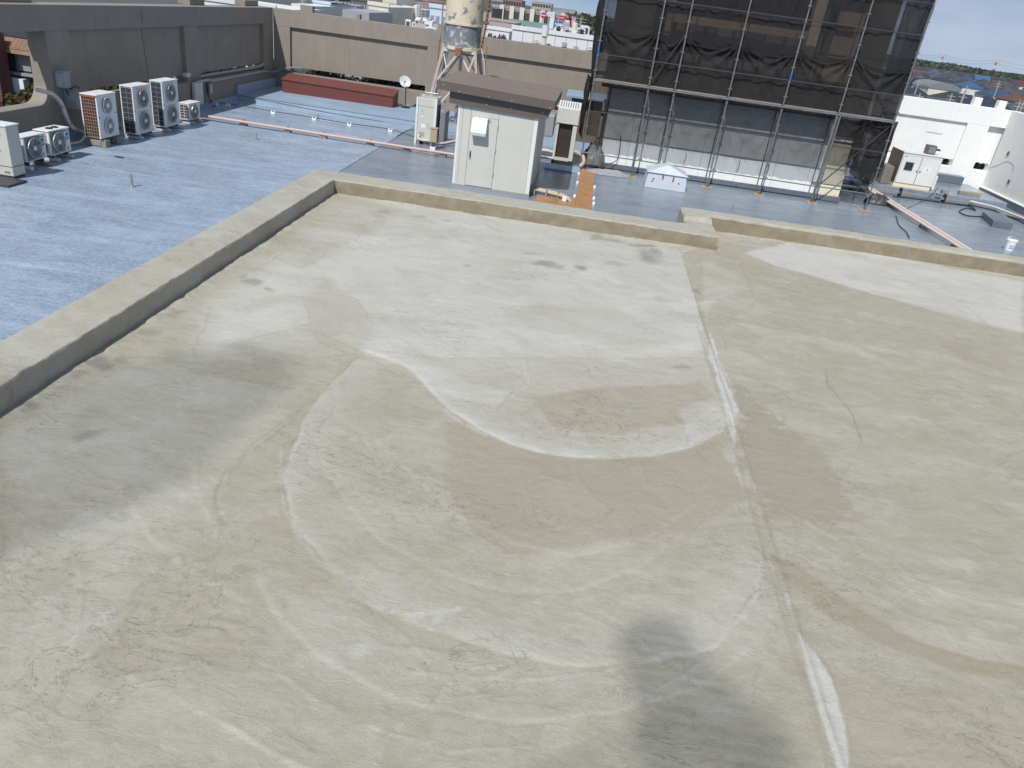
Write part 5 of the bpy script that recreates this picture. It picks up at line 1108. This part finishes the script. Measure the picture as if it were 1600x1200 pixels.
for k in range(11):
    z0,z1=k*2.0,k*2.0+2.0; r0,r1=1.6-1.1*z0/22,1.6-1.1*z1/22
    for a_,b_ in(((-1,-1),(1,-1)),((1,-1),(1,1)),((1,1),(-1,1)),((-1,1),(-1,-1))):
        MB().bar((tb.x+a_[0]*r0,tb.y+a_[1]*r0,z0),(tb.x+b_[0]*r1,tb.y+b_[1]*r1,z1),.04).build('brace',M['tin'],tw)  # braces of the added unseen tower
        MB().bar((tb.x+a_[0]*r1,tb.y+a_[1]*r1,z1),(tb.x+b_[0]*r1,tb.y+b_[1]*r1,z1),.04).build('brace',M['tin'],tw)  # braces of the added unseen tower
ap=[shadow_src(x,y,15) for x,y in((960,990),(1005,962),(1070,980),(1112,1035),(1175,1095),(1240,1150),(1262,1260),(1000,1260),(986,1070))]  # added bar panel, outline projected back from the lower floor shadow
dpoly=[(v.x,v.y) for v in ap]; yv=min(v[1] for v in dpoly)+.03
while yv<max(v[1] for v in dpoly):
    sp=span(yv)
    if sp: MB().box(sp[0],sp[1],yv,yv+.026,14.99,15.0).build('shadow_bar',M['white'],tw)
    yv+=.075
ac=ap[7].lerp(ap[3],.5)
MB().bar((ac.x,ac.y,15.05),(tb.x,tb.y,15.05),.014).build('arm',M['tin'],tw); MB().bar((ac.x,ac.y,15.05),(ac.x,tb.y,22),.014).build('arm',M['tin'],tw)  # arms of the added tower, holding the added bar panel

# ------------------------------------------------------------------ greenery seen through the wall openings and slots
ln=N('leaves_dark'); ga=ln.noise(3,4,.6); lc=ln.mix(ln.ramp(ga,.3,.7),(.025,.035,.012),(.09,.075,.02)); lc=ln.mix(ln.ramp(ln.noise(9,3,.6),.55,.7,0,.8),lc,(.16,.1,.025)); M['leaf']=ln.fin(lc,.6)
ln=N('leaves_green'); M['leafg']=ln.fin(ln.mix(ln.ramp(ln.noise(.35,5,.7),.35,.65),(.016,.032,.012),(.05,.075,.025)),.65)
M['bark']=surf('bark',(.08,.06,.045),.9,.2,5)
def leaves(n,fn,size,seed,mat,name):
    r_=random.Random(seed); vs=[];fs=[]
    for i in range(n):
        c=Vector(fn(r_)); a_=Vector((r_.gauss(0,1),r_.gauss(0,1),r_.gauss(0,1)+.3)).normalized(); b_=a_.orthogonal().normalized(); c2=a_.cross(b_); s=size*r_.uniform(.6,1.4); k=len(vs)
        vs+=[c+b_*s,c+c2*s*.6,c-b_*s,c-c2*s*.6]; fs.append((k,k+1,k+2,k+3))
    m=MB(); m.add(vs,fs); return m
def hedge(x0,x1,y0,y1,z0,z1,n,seed,label,size=.085):
    def fn(r):
        x,y=r.uniform(x0,x1),r.uniform(y0,y1); t=float(fbm(np.array([x*.8]),np.array([y*.8]),seed,3)[0]); return (x,y,z0+(z1-z0)*(t+.45)*(r.random()**.3))
    o=leaves(n,fn,size,seed,M['leaf'],'h').build('shrubbery',M['leaf']); tag(o,label,'shrubs',kind='stuff'); return o
hedge(-17.2,-15.0,14,36,-1.5,.85,32000,3,'yellowing dark shrubbery beyond the left wall, glimpsed through its slots')
hedge(-15,5,35.8,38,-1.6,.85,34000,4,'autumn tinted shrubbery beyond the rear wall, glimpsed through its slot')
struct(MB().box(-24,-14.9,4,41,-16,-2.6).build('planted_terrace',M['leaf'])); struct(MB().box(-24,8,35.6,41.5,-16,-3).build('planted_terrace',M['leaf']))
# neighbouring house seen through the opening
M['shingle']=surf('tan_roof_tiles',(.36,.22,.16),.8,.15,2,bump=.2); M['maroonwall']=surf('maroon_wall',(.13,.05,.055),.7,.1,2,bump=.1); M['darkroof']=surf('dark_roof_tiles',(.05,.055,.075),.6,.2,.4,bump=0)
q=thing('neighbour_house',(-25,34,-16),'maroon walled house with tan tiled band roof, seen through the opening in the left wall','house')
HY=32.0
MB().box(-29,-22.0,HY+.6,38,-16,.62).build('wall',M['maroonwall'],q)
rows=7
for k in range(rows):
    z=.58+(.98-.58)*k/rows; yy=HY+.1+.5*k/rows
    for i in range(18):
        x=-29+i*.4+(k%2)*.2; MB_=None
        if i==0 and k==0:
            mb=MB(); mb.box(x+.01,x+.39,yy,yy+.12,z,z+.05); tile0=mb.build('roof_tile',M['shingle'],q)
            tx,ty,tz=x,yy,z
        else:
            o=bpy.data.objects.new('roof_tile',tile0.data); COL.objects.link(o); o.parent=q; o.location=(x-tx,yy-ty,z-tz)
MB().box(-29.2,-21.8,HY+.1,HY+.7,.4,.56).build('eaves',M['shingle'],q)
MB().box(-29,-21.9,HY+.58,38,.62,1.02).build('parapet',M['dark'],q)
for i in range(4):
    x=-28.2+i*1.45; f_=MB().box(x,x+1.3,HY+.5,HY+.6,-.35,.4).build('window',M['dark'],q); 
    MB().box(x+.06,x+.6,HY+.48,HY+.5,-.3,.34).build('pane',M['glass'],f_); MB().box(x+.7,x+1.25,HY+.48,HY+.5,-.3,.34).build('pane',M['greysteel'],f_); MB().box(x+.62,x+.67,HY+.46,HY+.5,-.35,.4).build('mullion',M['tin'],f_)
MB().box(-29,-22,HY+.35,HY+.6,-.5,-.38).build('ledge',M['greysteel'],q)
MB().box(-25.1,-24.3,HY+.2,HY+.6,-1.35,-.62).build('white_condenser',M['paper'],q)
MB().box(-25.4,-24.2,HY+.15,HY+.6,-1.45,-1.36).build('ledge',M['dark'],q)
MB().box(-27.9,-24.75,HY-.6,HY+.1,-16,1.2).build('maroon_column',M['maroonwall'],q)
o=leaves(7000,lambda r:(lambda x:(x,HY-.1-r.random()*.5,-3.5+r.random()**.7*(2.3+max(0,(x+24.2))*.75)))(r.uniform(-25.2,-21.5)),.09,9,M['leaf'],'i').build('climbing_ivy',M['leaf']); tag(o,'dark yellowing ivy climbing the maroon house beyond the left wall','ivy',kind='stuff')
hedge(11.8,18.5,35.6,37,-1.6,.7,7000,6,'dark shrubbery beyond the white wall, glimpsed through its slots')
# ------------------------------------------------------------------ town beyond the rear wall
cm={}
for nm,c in dict(cw=(.72,.73,.72),cc=(.7,.66,.52),cb=(.55,.62,.72),cg=(.35,.36,.38),cr=(.27,.19,.17),cp=(.45,.37,.33),cd=(.13,.12,.12),ct=(.42,.38,.32),cs=(.25,.28,.34),cdk=(.06,.055,.06)).items(): cm[nm]=surf('town_'+nm,c,.75,.05,.3,streak=.15,bump=0)
ZB=-16
def block(px0,px1,py,Y,dep,mat,label,floors=0,bays=0,wm_='cdk',wf=.55,group=None,name='building',roofrim=True,hgt=2.9,strip=False,zbase=ZB):
    a_=PY(px0,py,Y); slope=math.tan(ROLL); b_=PY(px1,py+(px1-px0)*.137,Y)
    x0,x1,zt=a_.x,b_.x,a_.z
    r_=thing(name,((x0+x1)/2,Y,zbase),label,'building',group)
    MB().box(x0,x1,Y,Y+dep,zbase,zt).build('walls',cm[mat],r_)
    if roofrim:
        MB().box(x0-.1,x1+.1,Y-.1,Y+.15,zt-.02,zt+.35).build('roof_rim',cm[mat],r_)
    for f_ in range(floors):
        z1_=zt-.7-f_*hgt; w=(x1-x0)/bays
        if strip:
            MB().box(x0+.3,x1-.3,Y-.02,Y+.3,z1_-hgt*wf,z1_).build('window_band',cm[wm_],r_)
            for k in range(bays+1): MB().box(x0+k*w-.12,x0+k*w+.12,Y-1.2,Y-.0,z1_-hgt*wf,z1_).build('divider',cm[mat],r_)
            MB().box(x0,x1,Y-1.25,Y-1.1,z1_-hgt*wf-.9,z1_-hgt*wf).build('balcony',cm[mat],r_)
        else:
            for k in range(bays): MB().box(x0+k*w+w*.18,x0+(k+1)*w-w*.18,Y-.03,Y+.2,z1_-hgt*wf,z1_).build('window',cm[wm_],r_)
    return r_,x0,x1,zt
def rooftop(x0,x1,Y,zt,n,seed,ylen=12):
    rr=random.Random(seed)
    for k in range(n):
        x=rr.uniform(x0+.5,x1-1.5); y=Y+rr.uniform(1,ylen); s=rr.uniform(.4,1.1); h=rr.uniform(.4,1.1)
        t_=rr.choice(['ac','ac','box','box','mast','tank'])
        if t_=='ac':
            u=thing('rooftop_condenser',(x,y,zt),'white condenser on a rooftop beyond the rear wall','air conditioner','condensers on far roofs'); MB().box(x,x+s,y,y+.5,zt,zt+h).build('casing',cm['cw'],u)
            MB().box(x+.15*s,x+.85*s,y-.02,y+.01,zt+h*.2,zt+h*.85).build('fan_opening',cm['cdk'],u)
        elif t_=='box': tag(MB().box(x,x+s*1.4,y,y+1.2,zt,zt+h*.8).build('rooftop_box',cm[rr.choice(['cw','cc','cg','ct'])]),'pale service box on a rooftop beyond the rear wall','box','boxes on far roofs')
        elif t_=='mast':
            u=MB(); u.tube([(x,y,zt),(x,y,zt+h*2.4)],.05,5); 
            for q_ in range(4): u.bar((x-.5,y,zt+h*2.3-q_*.25),(x+.5,y,zt+h*2.3-q_*.25),.04)
            tag(u.build('aerial',cm['cg']),'thin television aerial on a rooftop beyond the rear wall','aerial','aerials on far roofs')
        else: tag(MB().lathe((x,y,zt),[(s*.3,0),(s*.3,h*.9),(s*.27,h*.95)],12).build('rooftop_tank',cm[rr.choice(['cc','cw'])]),'small round tank on a rooftop beyond the rear wall','tank','tanks on far roofs')
# near long white building with tile joints
b1,x0,x1,zt=block(801,936,45,78,14,'cw','long white tiled rooftop building just behind the rear wall, left of the scaffold')
for k in range(1,8): MB().box(x0+(x1-x0)*k/8-.02,x0+(x1-x0)*k/8+.02,77.97,78.0,-3,zt).build('joint',cm['cs'],b1)
for z in(zt-1,zt-2.0): MB().box(x0,x1,77.97,78,z-.02,z+.02).build('joint',cm['cs'],b1)
for px in(882,900): a_=PY(px,66 if px==882 else 72,77.9); MB().box(a_.x-.2,a_.x+.2,77.8,77.95,a_.z-.4,a_.z).build('hatch',cm['cg'],b1)
MB().box(x0+.2,x1,78.3,91,zt+.01,zt+.1).build('roof_surface',cm['cs'],b1)
u=thing('roof_flue',(0,0,0),'white round flue rising behind the rear wall near the long white building','flue'); a_=PY(851,70,76.5); t_=PY(853,40,76.5); u.location=(a_.x,a_.y,-3)
MB().tube([(a_.x,a_.y,-3),(t_.x,t_.y,t_.z-.8)],.22,12).build('pipe',cm['cc'],u,True); MB().tube([(t_.x,t_.y,t_.z-.9),(t_.x,t_.y,t_.z)],.33,12).build('cap',cm['cw'],u,True)
for k,px in enumerate((838,922)):
    a_=PY(px,66+(k*11),77.8); tag(MB().tube([a_+Vector((-.35,0,-1)),a_+Vector((-.35,0,0)),a_+Vector((.0,0,.15)),a_+Vector((.35,0,0)),a_+Vector((.35,0,-1))],.05,6).build('ladder_hoop',cm['cg']),'little ladder hoop on the long white building, '+('left one' if k==0 else 'right one'),'ladder')
rooftop(x0+3,x1,78,zt+.1,14,5)
for k,px in enumerate((872,889)):
    a_=PY(px,50+k*2,80); u=thing('rooftop_condenser',(a_.x,80,a_.z-1),['white twin fan condenser on the long white building','white condenser with two dark openings on the long white building'][k],'air conditioner')
    MB().box(a_.x-.45,a_.x+(.45 if k==0 else .7),80,80.5,zt+.1,a_.z+.3).build('casing',cm['cw'],u)
    if k==0:
        for z in(.3,.75): MB().lathe((a_.x,79.98,zt+.1+z*(a_.z+.3-zt)),[(.22,0),(.22,-.03)],12,'y').build('fan_opening',cm['cdk'],u)
    else:
        for dx in(-.2,.3): MB().box(a_.x+dx-.2,a_.x+dx+.22,79.97,80.0,zt+.5,a_.z+.1).build('fan_opening',cm['cdk'],u)
block(757,796,44,92,10,'cw','white building with dark scrawled writing, just right of the water tank')
rr=random.Random(4)
wb=bpy.data.objects[-1] if 0 else None
u=MB()
for k in range(26):
    a_=PY(764+k*1.05,50+rr.uniform(0,8)+k*.14,91.9); u.bar(a_,a_+Vector((rr.uniform(-.15,.15),0,rr.uniform(-.7,-.2))),.09)
tag(u.build('wall_lettering',cm['cdk'],kind='stuff'),'dark hand painted strokes on the white wall right of the tank','lettering')
block(765,805,31,130,10,'cp','pinkish terraced building behind the white one with dark writing',1,5)
r_,x0,x1,zt=block(785,880,12,190,16,'cg','long building with wide dark openings between cream columns under the skyline')
for k in range(7):
    xa=x0+(x1-x0)*k/6; MB().box(xa-.5,xa+.5,189,190,zt-4.6,zt+.6).build('column',cm['cc'],r_)
    if k<6: MB().box(xa+.5,xa+(x1-x0)/6-.5,189.6,190.1,zt-4.2,zt-.4).build('opening',cm['cdk'],r_)
a_=PY(795,29,150); b_=PY(860,37,150); MB().box(a_.x,b_.x,150,151,a_.z-.8,a_.z).build('green_beam',surf('green_paint',(.2,.34,.3),.6,bump=0),r_)
block(787,816,-3,330,14,'cr','reddish brown apartment block with stacked balconies on the skyline',4,7,'cdk',.5,strip=True)
block(832,862,2,420,14,'ct','tan apartment block with balcony grid on the skyline',5,7,'cdk',.5,strip=True)
block(770,786,-2,380,14,'cg','grey apartment block left of the reddish one on the skyline',4,4,'cdk',.5,strip=True)
block(880,930,17,520,16,'ct','long low pale apartment slab left of the dark tree clump',5,16,'cdk',.5,strip=True)
block(858,900,11,700,14,'cs','distant blue grey slab half hidden behind the apartments')
block(745,786,20,210,12,'cp','brown cream building with posts right of the water tank',2,4)
for (px0,px1,py,Y,mt,l) in((866,883,30,120,'sgn','blue billboard with white lettering beyond the long white building'),):
    a_=PY(px0,py,Y); b_=PY(px1,py+2,Y); u=thing('billboard',((a_.x+b_.x)/2,Y,a_.z-3),l,'billboard')
    MB().box(a_.x,b_.x,Y,Y+.3,a_.z-1.6,a_.z).build('panel',surf('blue_board',(.05,.16,.38),.5,bump=0),u)
    for k in range(6): MB().box(a_.x+.2+k*.24,a_.x+.36+k*.24,Y-.03,Y,a_.z-.7,a_.z-.45).build('letter',cm['cw'],u)
    for k in range(3): MB().box(a_.x+.2+k*.2,a_.x+.32+k*.2,Y-.03,Y,a_.z-1.3,a_.z-1.15).build('letter',cm['cw'],u)
    for x in(a_.x-.3,b_.x+.3): MB().box(x-.35,x+.35,Y,Y+.4,a_.z-2.2,a_.z+.1).build('side_board',cm['cw'],u)
    MB().box(a_.x,a_.x+.1,Y+.3,Y+.5,-16,a_.z-1.5).build('post',cm['cg'],u); MB().box(b_.x-.1,b_.x,Y+.3,Y+.5,-16,a_.z-1.5).build('post',cm['cg'],u)
RS=surf('red_sign',(.5,.03,.06),.5,bump=0); PS=surf('pink_sign',(.7,.25,.4),.5,bump=0)
for (px,py,Y,w,h,mt,l) in((849,24,110,.36,.28,RS,'round red sign on a pole left of the blue billboard'),(878,28,125,.7,.3,RS,'red sign above the blue billboard'),(896,34,125,.3,.6,PS,'pink and white sign right of the blue billboard'),(858,22,115,.35,.3,cm['cb'],'pale blue sign beside the round red one')):
    a_=PY(px,py,Y); u=thing('sign',(a_.x,Y,a_.z-4),l,'sign'); MB().lathe((a_.x,Y,a_.z),[(w,0),(w,.15)],16,'y').build('board',mt,u) if 'round' in l else MB().box(a_.x-w,a_.x+w,Y,Y+.15,a_.z-h,a_.z+h).build('board',mt,u)
    MB().box(a_.x-.3,a_.x+.3,Y-.02,Y,a_.z-.05,a_.z+.05).build('letters',cm['cw'],u); MB().tube([(a_.x,Y+.1,-10),(a_.x,Y+.1,a_.z-h*.8)],.08,6).build('pole',cm['cg'],u)
# left part of the skyline strip
r_,x0,x1,zt=block(489,516,3,95,8,'cb','pale blue box tower carrying the store sign above the rear wall')
MB().box(x0-.0,x1,94.8,103,zt+.36,zt+2.6).build('sign_board',cm['cdk'],r_)
tt=text('store_name','SEIYU',1.9,((x0+x1)/2+.1,94.76,zt+1.1),(math.pi/2,0,0),cm['cw'],r_,.02)
block(455,489,5,88,16,'cw','long low white roofed block at the left behind the rear wall',roofrim=False)
block(300,430,-3,70,12,'cw','white walled building glimpsed above the left wall')
block(516,534,6,105,10,'cg','grey plant room with white vents right of the store sign tower',2,4,'cw')
block(576,607,7,84,12,'cc','big cream blank walled building in the middle of the town strip')
block(598,620,-6,120,14,'cc','striped cream building rising behind the blank cream one',3,6,'ct')
block(606,626,14,92,9,'cg','grey side wing right of the blank cream building',2,3)
block(630,656,12,120,10,'cw','white block behind the small cream tank')
block(672,698,11,80,12,'cb','pale blue walled building between the rusty post and the tank',1,3,'cs')
block(625,700,-4,150,14,'cr','dark reddish long roofed building behind the tanks')
block(520,600,-5,170,20,'cd','dark brown roofed long building in the haze above the store sign',2,14,'cg')
block(700,770,4,160,16,'cd','dark terrace building behind the water tank',2,9,'ct')
block(535,577,14,70,8,'cg','low grey rooftop with white ducts behind the rear wall',roofrim=False)
for (a0,a1,py,Y,sd) in((455,489,8,90,1),(516,576,17,75,2),(576,610,9,86,3),(628,672,24,72,4),(610,690,28,70,5),(530,600,20,76,6),(640,700,18,110,7),(740,800,40,100,8)):
    a_=PY(a0,py,Y); b_=PY(a1,py+(a1-a0)*.137,Y); 
    tag(MB().box(a_.x,b_.x,Y,Y+9,ZB,a_.z-1.0).build('low_building',cm[['cg','cw','cs','ct'][sd%4]]),'low '+['grey','white','slate','tan'][sd%4]+' rooftop number'.replace(' number','')+[' nearest the rear wall left of the tank',' far left in the town strip',' with ducts behind the maroon box side',' behind the blank cream building',' just over the wall below the small cream tank',' under the store sign tower',' behind the rusty post',' right of the water tank'][sd-1],'building')
    rooftop(a_.x,b_.x,Y,a_.z-1.0,12,sd*7,6)
# small cream tank on a lattice stand
a_=PY(652,8,96); u=thing('small_water_tank',(a_.x,96,a_.z-5),'small cream water tank on a pale lattice stand in the town strip','water tank')
MB().lathe((a_.x,96,a_.z-1.5),[(.42,0),(.42,1.4),(.2,1.55)],16).build('tank',cm['cc'],u,True)
for sx in(-1,1):
    for sy in(-1,1): MB().bar((a_.x+sx*.35,96+sy*.35,a_.z-1.5),(a_.x+sx*.8,96+sy*.8,a_.z-5),.12).build('leg',cm['cb'],u)
for k in range(2): 
    MB().bar((a_.x-.5,95.5,a_.z-2.6-k),(a_.x+.7,95.4,a_.z-3.5-k),.08).build('brace',cm['cb'],u); MB().bar((a_.x+.5,95.45,a_.z-2.6-k),(a_.x-.7,95.35,a_.z-3.5-k),.08).build('brace',cm['cb'],u)
# tree clumps
def tree(x,y,zt,w,seed,label,group=None,n=900,ls=.55):
    u=thing('tree',(x,y,ZB),label,'tree',group); h=zt-ZB
    MB().cyl((x,y,ZB),(x,y,ZB+h*.6),w*.05,w*.02,7).build('trunk',M['bark'],u)
    rr=random.Random(seed); lob=[(rr.gauss(0,.28)*w,rr.gauss(0,.28)*w,rr.uniform(.5,.84)*h,rr.uniform(.25,.42)*w) for k in range(9)]
    def fn(r):
        l=r.choice(lob); a_=Vector((r.gauss(0,1),r.gauss(0,1),r.gauss(0,1))).normalized()*l[3]*r.uniform(.6,1.05); return (x+l[0]+a_.x,y+l[1]+a_.y,ZB+min(h,l[2]+a_.z*.8))
    leaves(n,fn,ls,seed,M['leafg'],'c').build('crown',M['leafg'],u)
for k,(px,py,Y,w) in enumerate(((908,21,330,13),(918,19,320,14),(930,21,310,13),(940,22,330,14),(950,26,300,12),(897,27,360,8))):
    a_=PY(px,py,Y); tree(a_.x,Y,a_.z,w,k+5,'dark broad tree in the clump left of the scaffold, '+['second from the left','third from the left','fourth from the left','close to the netting','half behind the netting','smallest, at its left end'][k],None,1400,.7)
# houses on the right
roofm=[surf('house_roof_%d'%k,tuple(v*.62 for v in c),.6,.1,.4,bump=0) for k,c in enumerate(((.035,.045,.075),(.05,.055,.07),(.08,.08,.09),(.11,.1,.1),(.16,.03,.05),(.05,.17,.33),(.2,.09,.06),(.11,.13,.15),(.05,.1,.2)))]
rn_=['dark navy','slate grey','grey','warm grey','maroon','bright blue','rust brown','pale grey','deep blue']
wallm=[cm[k] for k in('cw','cc','ct','cp','cg','cw')]
win=cm['cdk']
def house(x,y,w,d,hw,hr,rot,rm,wm__,hip,label,group=None):
    r_=bpy.data.objects.new('house',None); COL.objects.link(r_); r_.location=(0,0,0); tag(r_,label,'house',group)
    r_.location=(0,0,0)
    m=MB(); m.box(-w/2,w/2,-d/2,d/2,0,hw); wl=m.build('walls',wm__,None)
    m=MB(); o=.5; e=w/2-(d/2 if hip else -o)
    if not hip: e=w/2+o
    m.add([(-w/2-o,-d/2-o,hw),(w/2+o,-d/2-o,hw),(w/2+o,d/2+o,hw),(-w/2-o,d/2+o,hw),(-e,0,hw+hr),(e,0,hw+hr)],[(0,1,5,4),(1,2,5),(2,3,4,5),(3,0,4),(0,3,2,1)]); rf=m.build('roof',rm,None)
    parts=[wl,rf]
    for k in range(3):
        for z in(1.0,3.8):
            if z+1.2<hw: parts.append(MB().box(-w/2+w*(k+.25)/3,-w/2+w*(k+.75)/3,-d/2-.05,-d/2+.05,z,z+1.2).build('window',win,None))
    for o in parts: o.parent=r_; 
    # build() centred each part on its own base: keep that offset inside the house
    r_.location=(x,y,ZB); r_.rotation_euler=(0,0,rot); return r_
hr_=random.Random(12)
spec=[(1455,124,330,16,9,4,0,0,4,False,'long maroon gable roofed house behind the white wall'),(1516,127,330,11,9,2.6,.1,5,5,True,'bright blue hip roofed house right of the maroon one'),(1545,150,215,13,11,3,0,0,6,True,'navy roofed house with rusty brown walls beside the roof blocks'),
 (1432,135,250,10,9,3.2,.2,0,0,True,'navy hip roofed house at the netting edge'),(1490,143,235,14,10,3,.15,1,1,True,'broad slate roofed house in the front row'),(1425,147,215,8,8,2.6,0,3,0,False,'brown roofed low house nearest the netting'),(1470,153,212,9,8,2.2,.05,7,0,False,'pale roofed shed like house in the front row'),(1590,160,215,12,10,3,0,7,0,True,'pale grey roofed house at the right edge'),(1560,139,280,14,9,2.6,.1,8,5,True,'deep blue long roofed house in the middle distance'),(1590,146,240,10,9,2.4,.0,6,4,True,'rust brown hip roofed house near the right edge')]
for (px,py,Y,w,d,hr,rot,ri,wi,hip,l) in spec:
    w*=.72; d*=.8; hr*=.8; a_=PY(px,py,Y); hw=max(4.5,min(7.5,a_.z-ZB-hr)); o=house(a_.x,Y,w,d,hw,hr,rot,roofm[ri],surf('rusty_brown_wall',(.2,.07,.05),.7,bump=0) if ri==0 and wi==6 else wallm[wi],hip,l); o.location.z=a_.z-hw-hr
used=[(PY(s[0],s[1],s[2]).x,s[2]) for s in spec]; hn=0
base_h={}
row=195.
while row<590:
    x_l=row*.345; x_r=row*.49; x=x_l+hr_.uniform(0,8)
    while x<x_r:
        w=hr_.uniform(7,10.5); d=hr_.uniform(6.5,9)
        if all(math.hypot(x-u_[0],row-u_[1])>9 for u_ in used):
            ri=hr_.choices(range(9),[6,6,6,4,1,1.6,2,4,1.6])[0]; wi=hr_.randrange(6); hip=hr_.random()<.6
            key=(ri,wi,hip)
            l='%s roofed %s house in the %s rows, %s'%(rn_[ri],'hip' if hip else 'gable','front' if row<260 else 'second' if row<330 else 'middle' if row<450 else 'farthest',('towards the netting','around the middle of the view','towards the right edge')[min(2,int(3*(x-x_l)/(x_r-x_l)))])
            if key not in base_h:
                base_h[key]=house(x,row,10,8,5.8,2.6,0,roofm[ri],wallm[wi],hip,l,'houses beyond the white wall'); o=base_h[key]
            else: o=dup(base_h[key],(x,row,ZB),0,l)
            o.location=(x,row+hr_.uniform(-3,3),ZB-hr_.uniform(0,1.6)+max(0,(row-170)*.01383)); o.rotation_euler=(0,0,hr_.choice([0,math.pi/2])+hr_.uniform(-.12,.12)); o.scale=(w/10,d/8,hr_.uniform(.85,1.15)); hn+=1
        x+=w+hr_.uniform(.8,3)
    row+=11 if row<340 else 14 if row<450 else 19
print('houses',hn)
# utility poles
for k,(px,py,Y) in enumerate(((1437,128,230),(1438,150,190),(1488,150,190),(1508,146,185),(1512,138,200),(1595,160,170),(1600,162,172),(1562,132,240))):
    a_=PY(px,py-4,Y); u=thing('utility_pole',(a_.x,Y,ZB),'concrete utility pole among the houses, '+['first from the netting','second from the netting','left of the navy roof','right beside the arched roof','behind the two roof blocks','left one of the pair at the edge','right one of the pair at the edge','before the deep blue roof'][k],'utility pole')
    MB().cyl((a_.x,Y,ZB),(a_.x,Y,a_.z),.2,.13,7).build('shaft',cm['ct'],u)
    for z in(.6,1.3): MB().box(a_.x-.9,a_.x+.9,Y-.06,Y+.06,a_.z-z-.06,a_.z-z+.06).build('crossarm',cm['cg'],u)
# grey arched roof
a_=PY(1480,130,290); u=thing('arched_hall',(a_.x,290,ZB),'long hall with pale curved roof behind the front row of houses','building'); m=MB(); vs=[];n_=14
for yy in(290,306):
    for i in range(n_+1): t=math.pi*i/n_; vs.append((a_.x-5.5*math.cos(t),yy,a_.z-2.2+2.2*math.sin(t)))
m.add(vs,[(i,i+1,n_+2+i,n_+1+i) for i in range(n_)]+[tuple(range(n_,-1,-1)),tuple(range(n_+1,2*n_+2))]); m.build('curved_roof',surf('arched_sheet_roof',(.2,.215,.225),.5,bump=0),u); MB().box(a_.x-5.3,a_.x+5.3,290.2,305.8,ZB,a_.z-2.2).build('walls',cm['cc'],u)
# long viaduct like apartment row, trees, pylons
a_=PY(1405,99,600); b_=PY(1700,140,600); q=thing('long_slab_building',((a_.x+b_.x)/2,600,ZB),'very long dark roofed low block stretching across behind the houses','building')
MB().box(a_.x-30,b_.x+60,600,612,ZB,a_.z-1.6).build('walls',cm['ct'],q); MB().box(a_.x-32,b_.x+62,599,613,a_.z-1.6,a_.z-.3).build('roof',cm['cdk'],q)
for k in range(70): x=a_.x-28+k*3.9+math.sin(k*7)*.6; MB().box(x,x+1.6+.8*math.sin(k*3.3),599.8,600.1,a_.z-3.6-.5*math.sin(k*5),a_.z-2.5).build('window',cm['cdk'],q)
tr=random.Random(9); tpl=None
for k in range(46):
    px=1395+k*5.2+tr.uniform(-2,2); Y=tr.uniform(660,900); base=98+(px-1405)*.137
    gap=1518<px<1548
    a_=PY(px,base-(3 if gap else tr.uniform(4,9))+ (2 if px>1548 else 0),Y); w=tr.uniform(16,28)
    tree(a_.x,Y,a_.z,w,k+50,'dark green tree in the belt beyond the long low block','trees along the skyline on the right',520,1.5)
for k in range(26):
    px=1410+tr.uniform(0,210); Y=tr.uniform(260,560); a_=PY(px,0,Y); tree(a_.x,Y,ZB+(Y-170)*.01383+tr.uniform(5,8),tr.uniform(6,9),k+200,'small garden tree between the houses beyond the white wall','garden trees among the houses',240,.7)
for k,(px,py,Y,l) in enumerate(((1475,84,1300,'red and white pylon on the skyline near the scaffold, the left one'),(1559,92,1200,'red and white pylon on the skyline at the right, the taller looking one'))):
    a_=PY(px,py,Y); u=thing('pylon',(a_.x,Y,ZB),l,'pylon'); H_=a_.z-ZB
    for s in range(7):
        z0,z1=ZB+H_*s/7,ZB+H_*(s+1)/7; r0,r1=3.4*(1-s/7.6),3.4*(1-(s+1)/7.6)
        for sx,sy in((-1,-1),(1,-1),(1,1),(-1,1)): MB().bar((a_.x+sx*r0*.6,Y+sy*r0*.6,z0),(a_.x+sx*r1*.6,Y+sy*r1*.6,z1),.4).build('leg_section',RS if s%2 else cm['cw'],u)
        MB().bar((a_.x-r0,Y-r0,z0),(a_.x+r1,Y-r1,z1),.4).build('brace',RS if s%2 else cm['cw'],u)
    for s in(.78,.86,.94): MB().bar((a_.x-6,Y,ZB+H_*s),(a_.x+6,Y,ZB+H_*s),.4).build('crossarm',cm['cg'],u)
l_,r__=PY(1475,84,1300),PY(1559,92,1200)
for j,(dz,dy) in enumerate(((-1,0),(-5,3))):
    pts=[]; 
    for a0,a1 in((l_-(r__-l_)*1.2,l_),(l_,r__),(r__,r__+(r__-l_)*1.2)):
        for i in range(10): t=i/10; v=a0.lerp(a1,t); pts.append((v.x,v.y+dy,v.z+dz-14*4*t*(1-t)*.35))
    tag(MB().tube(pts,.18,4).build('power_line',cm['cs']),'power line strung between the pylons, '+('upper one' if j==0 else 'lower one'),'power line')
# ------------------------------------------------------------------ thin summer haze
hb=MB().box(-2700,3300,-500,2200,-17.5,34).build('haze',M['white']); hb['kind']='stuff'; hb.data.materials.clear()
hmt=bpy.data.materials.new('haze_air'); hmt.use_nodes=True; ht=hmt.node_tree; ht.nodes.clear(); hv=ht.nodes.new('ShaderNodeVolumePrincipled'); ho_=ht.nodes.new('ShaderNodeOutputMaterial')
hv.inputs['Color'].default_value=(.86,.92,1,1); hv.inputs['Density'].default_value=.00012; ht.links.new(hv.outputs[0],ho_.inputs['Volume']); hb.data.materials.append(hmt)
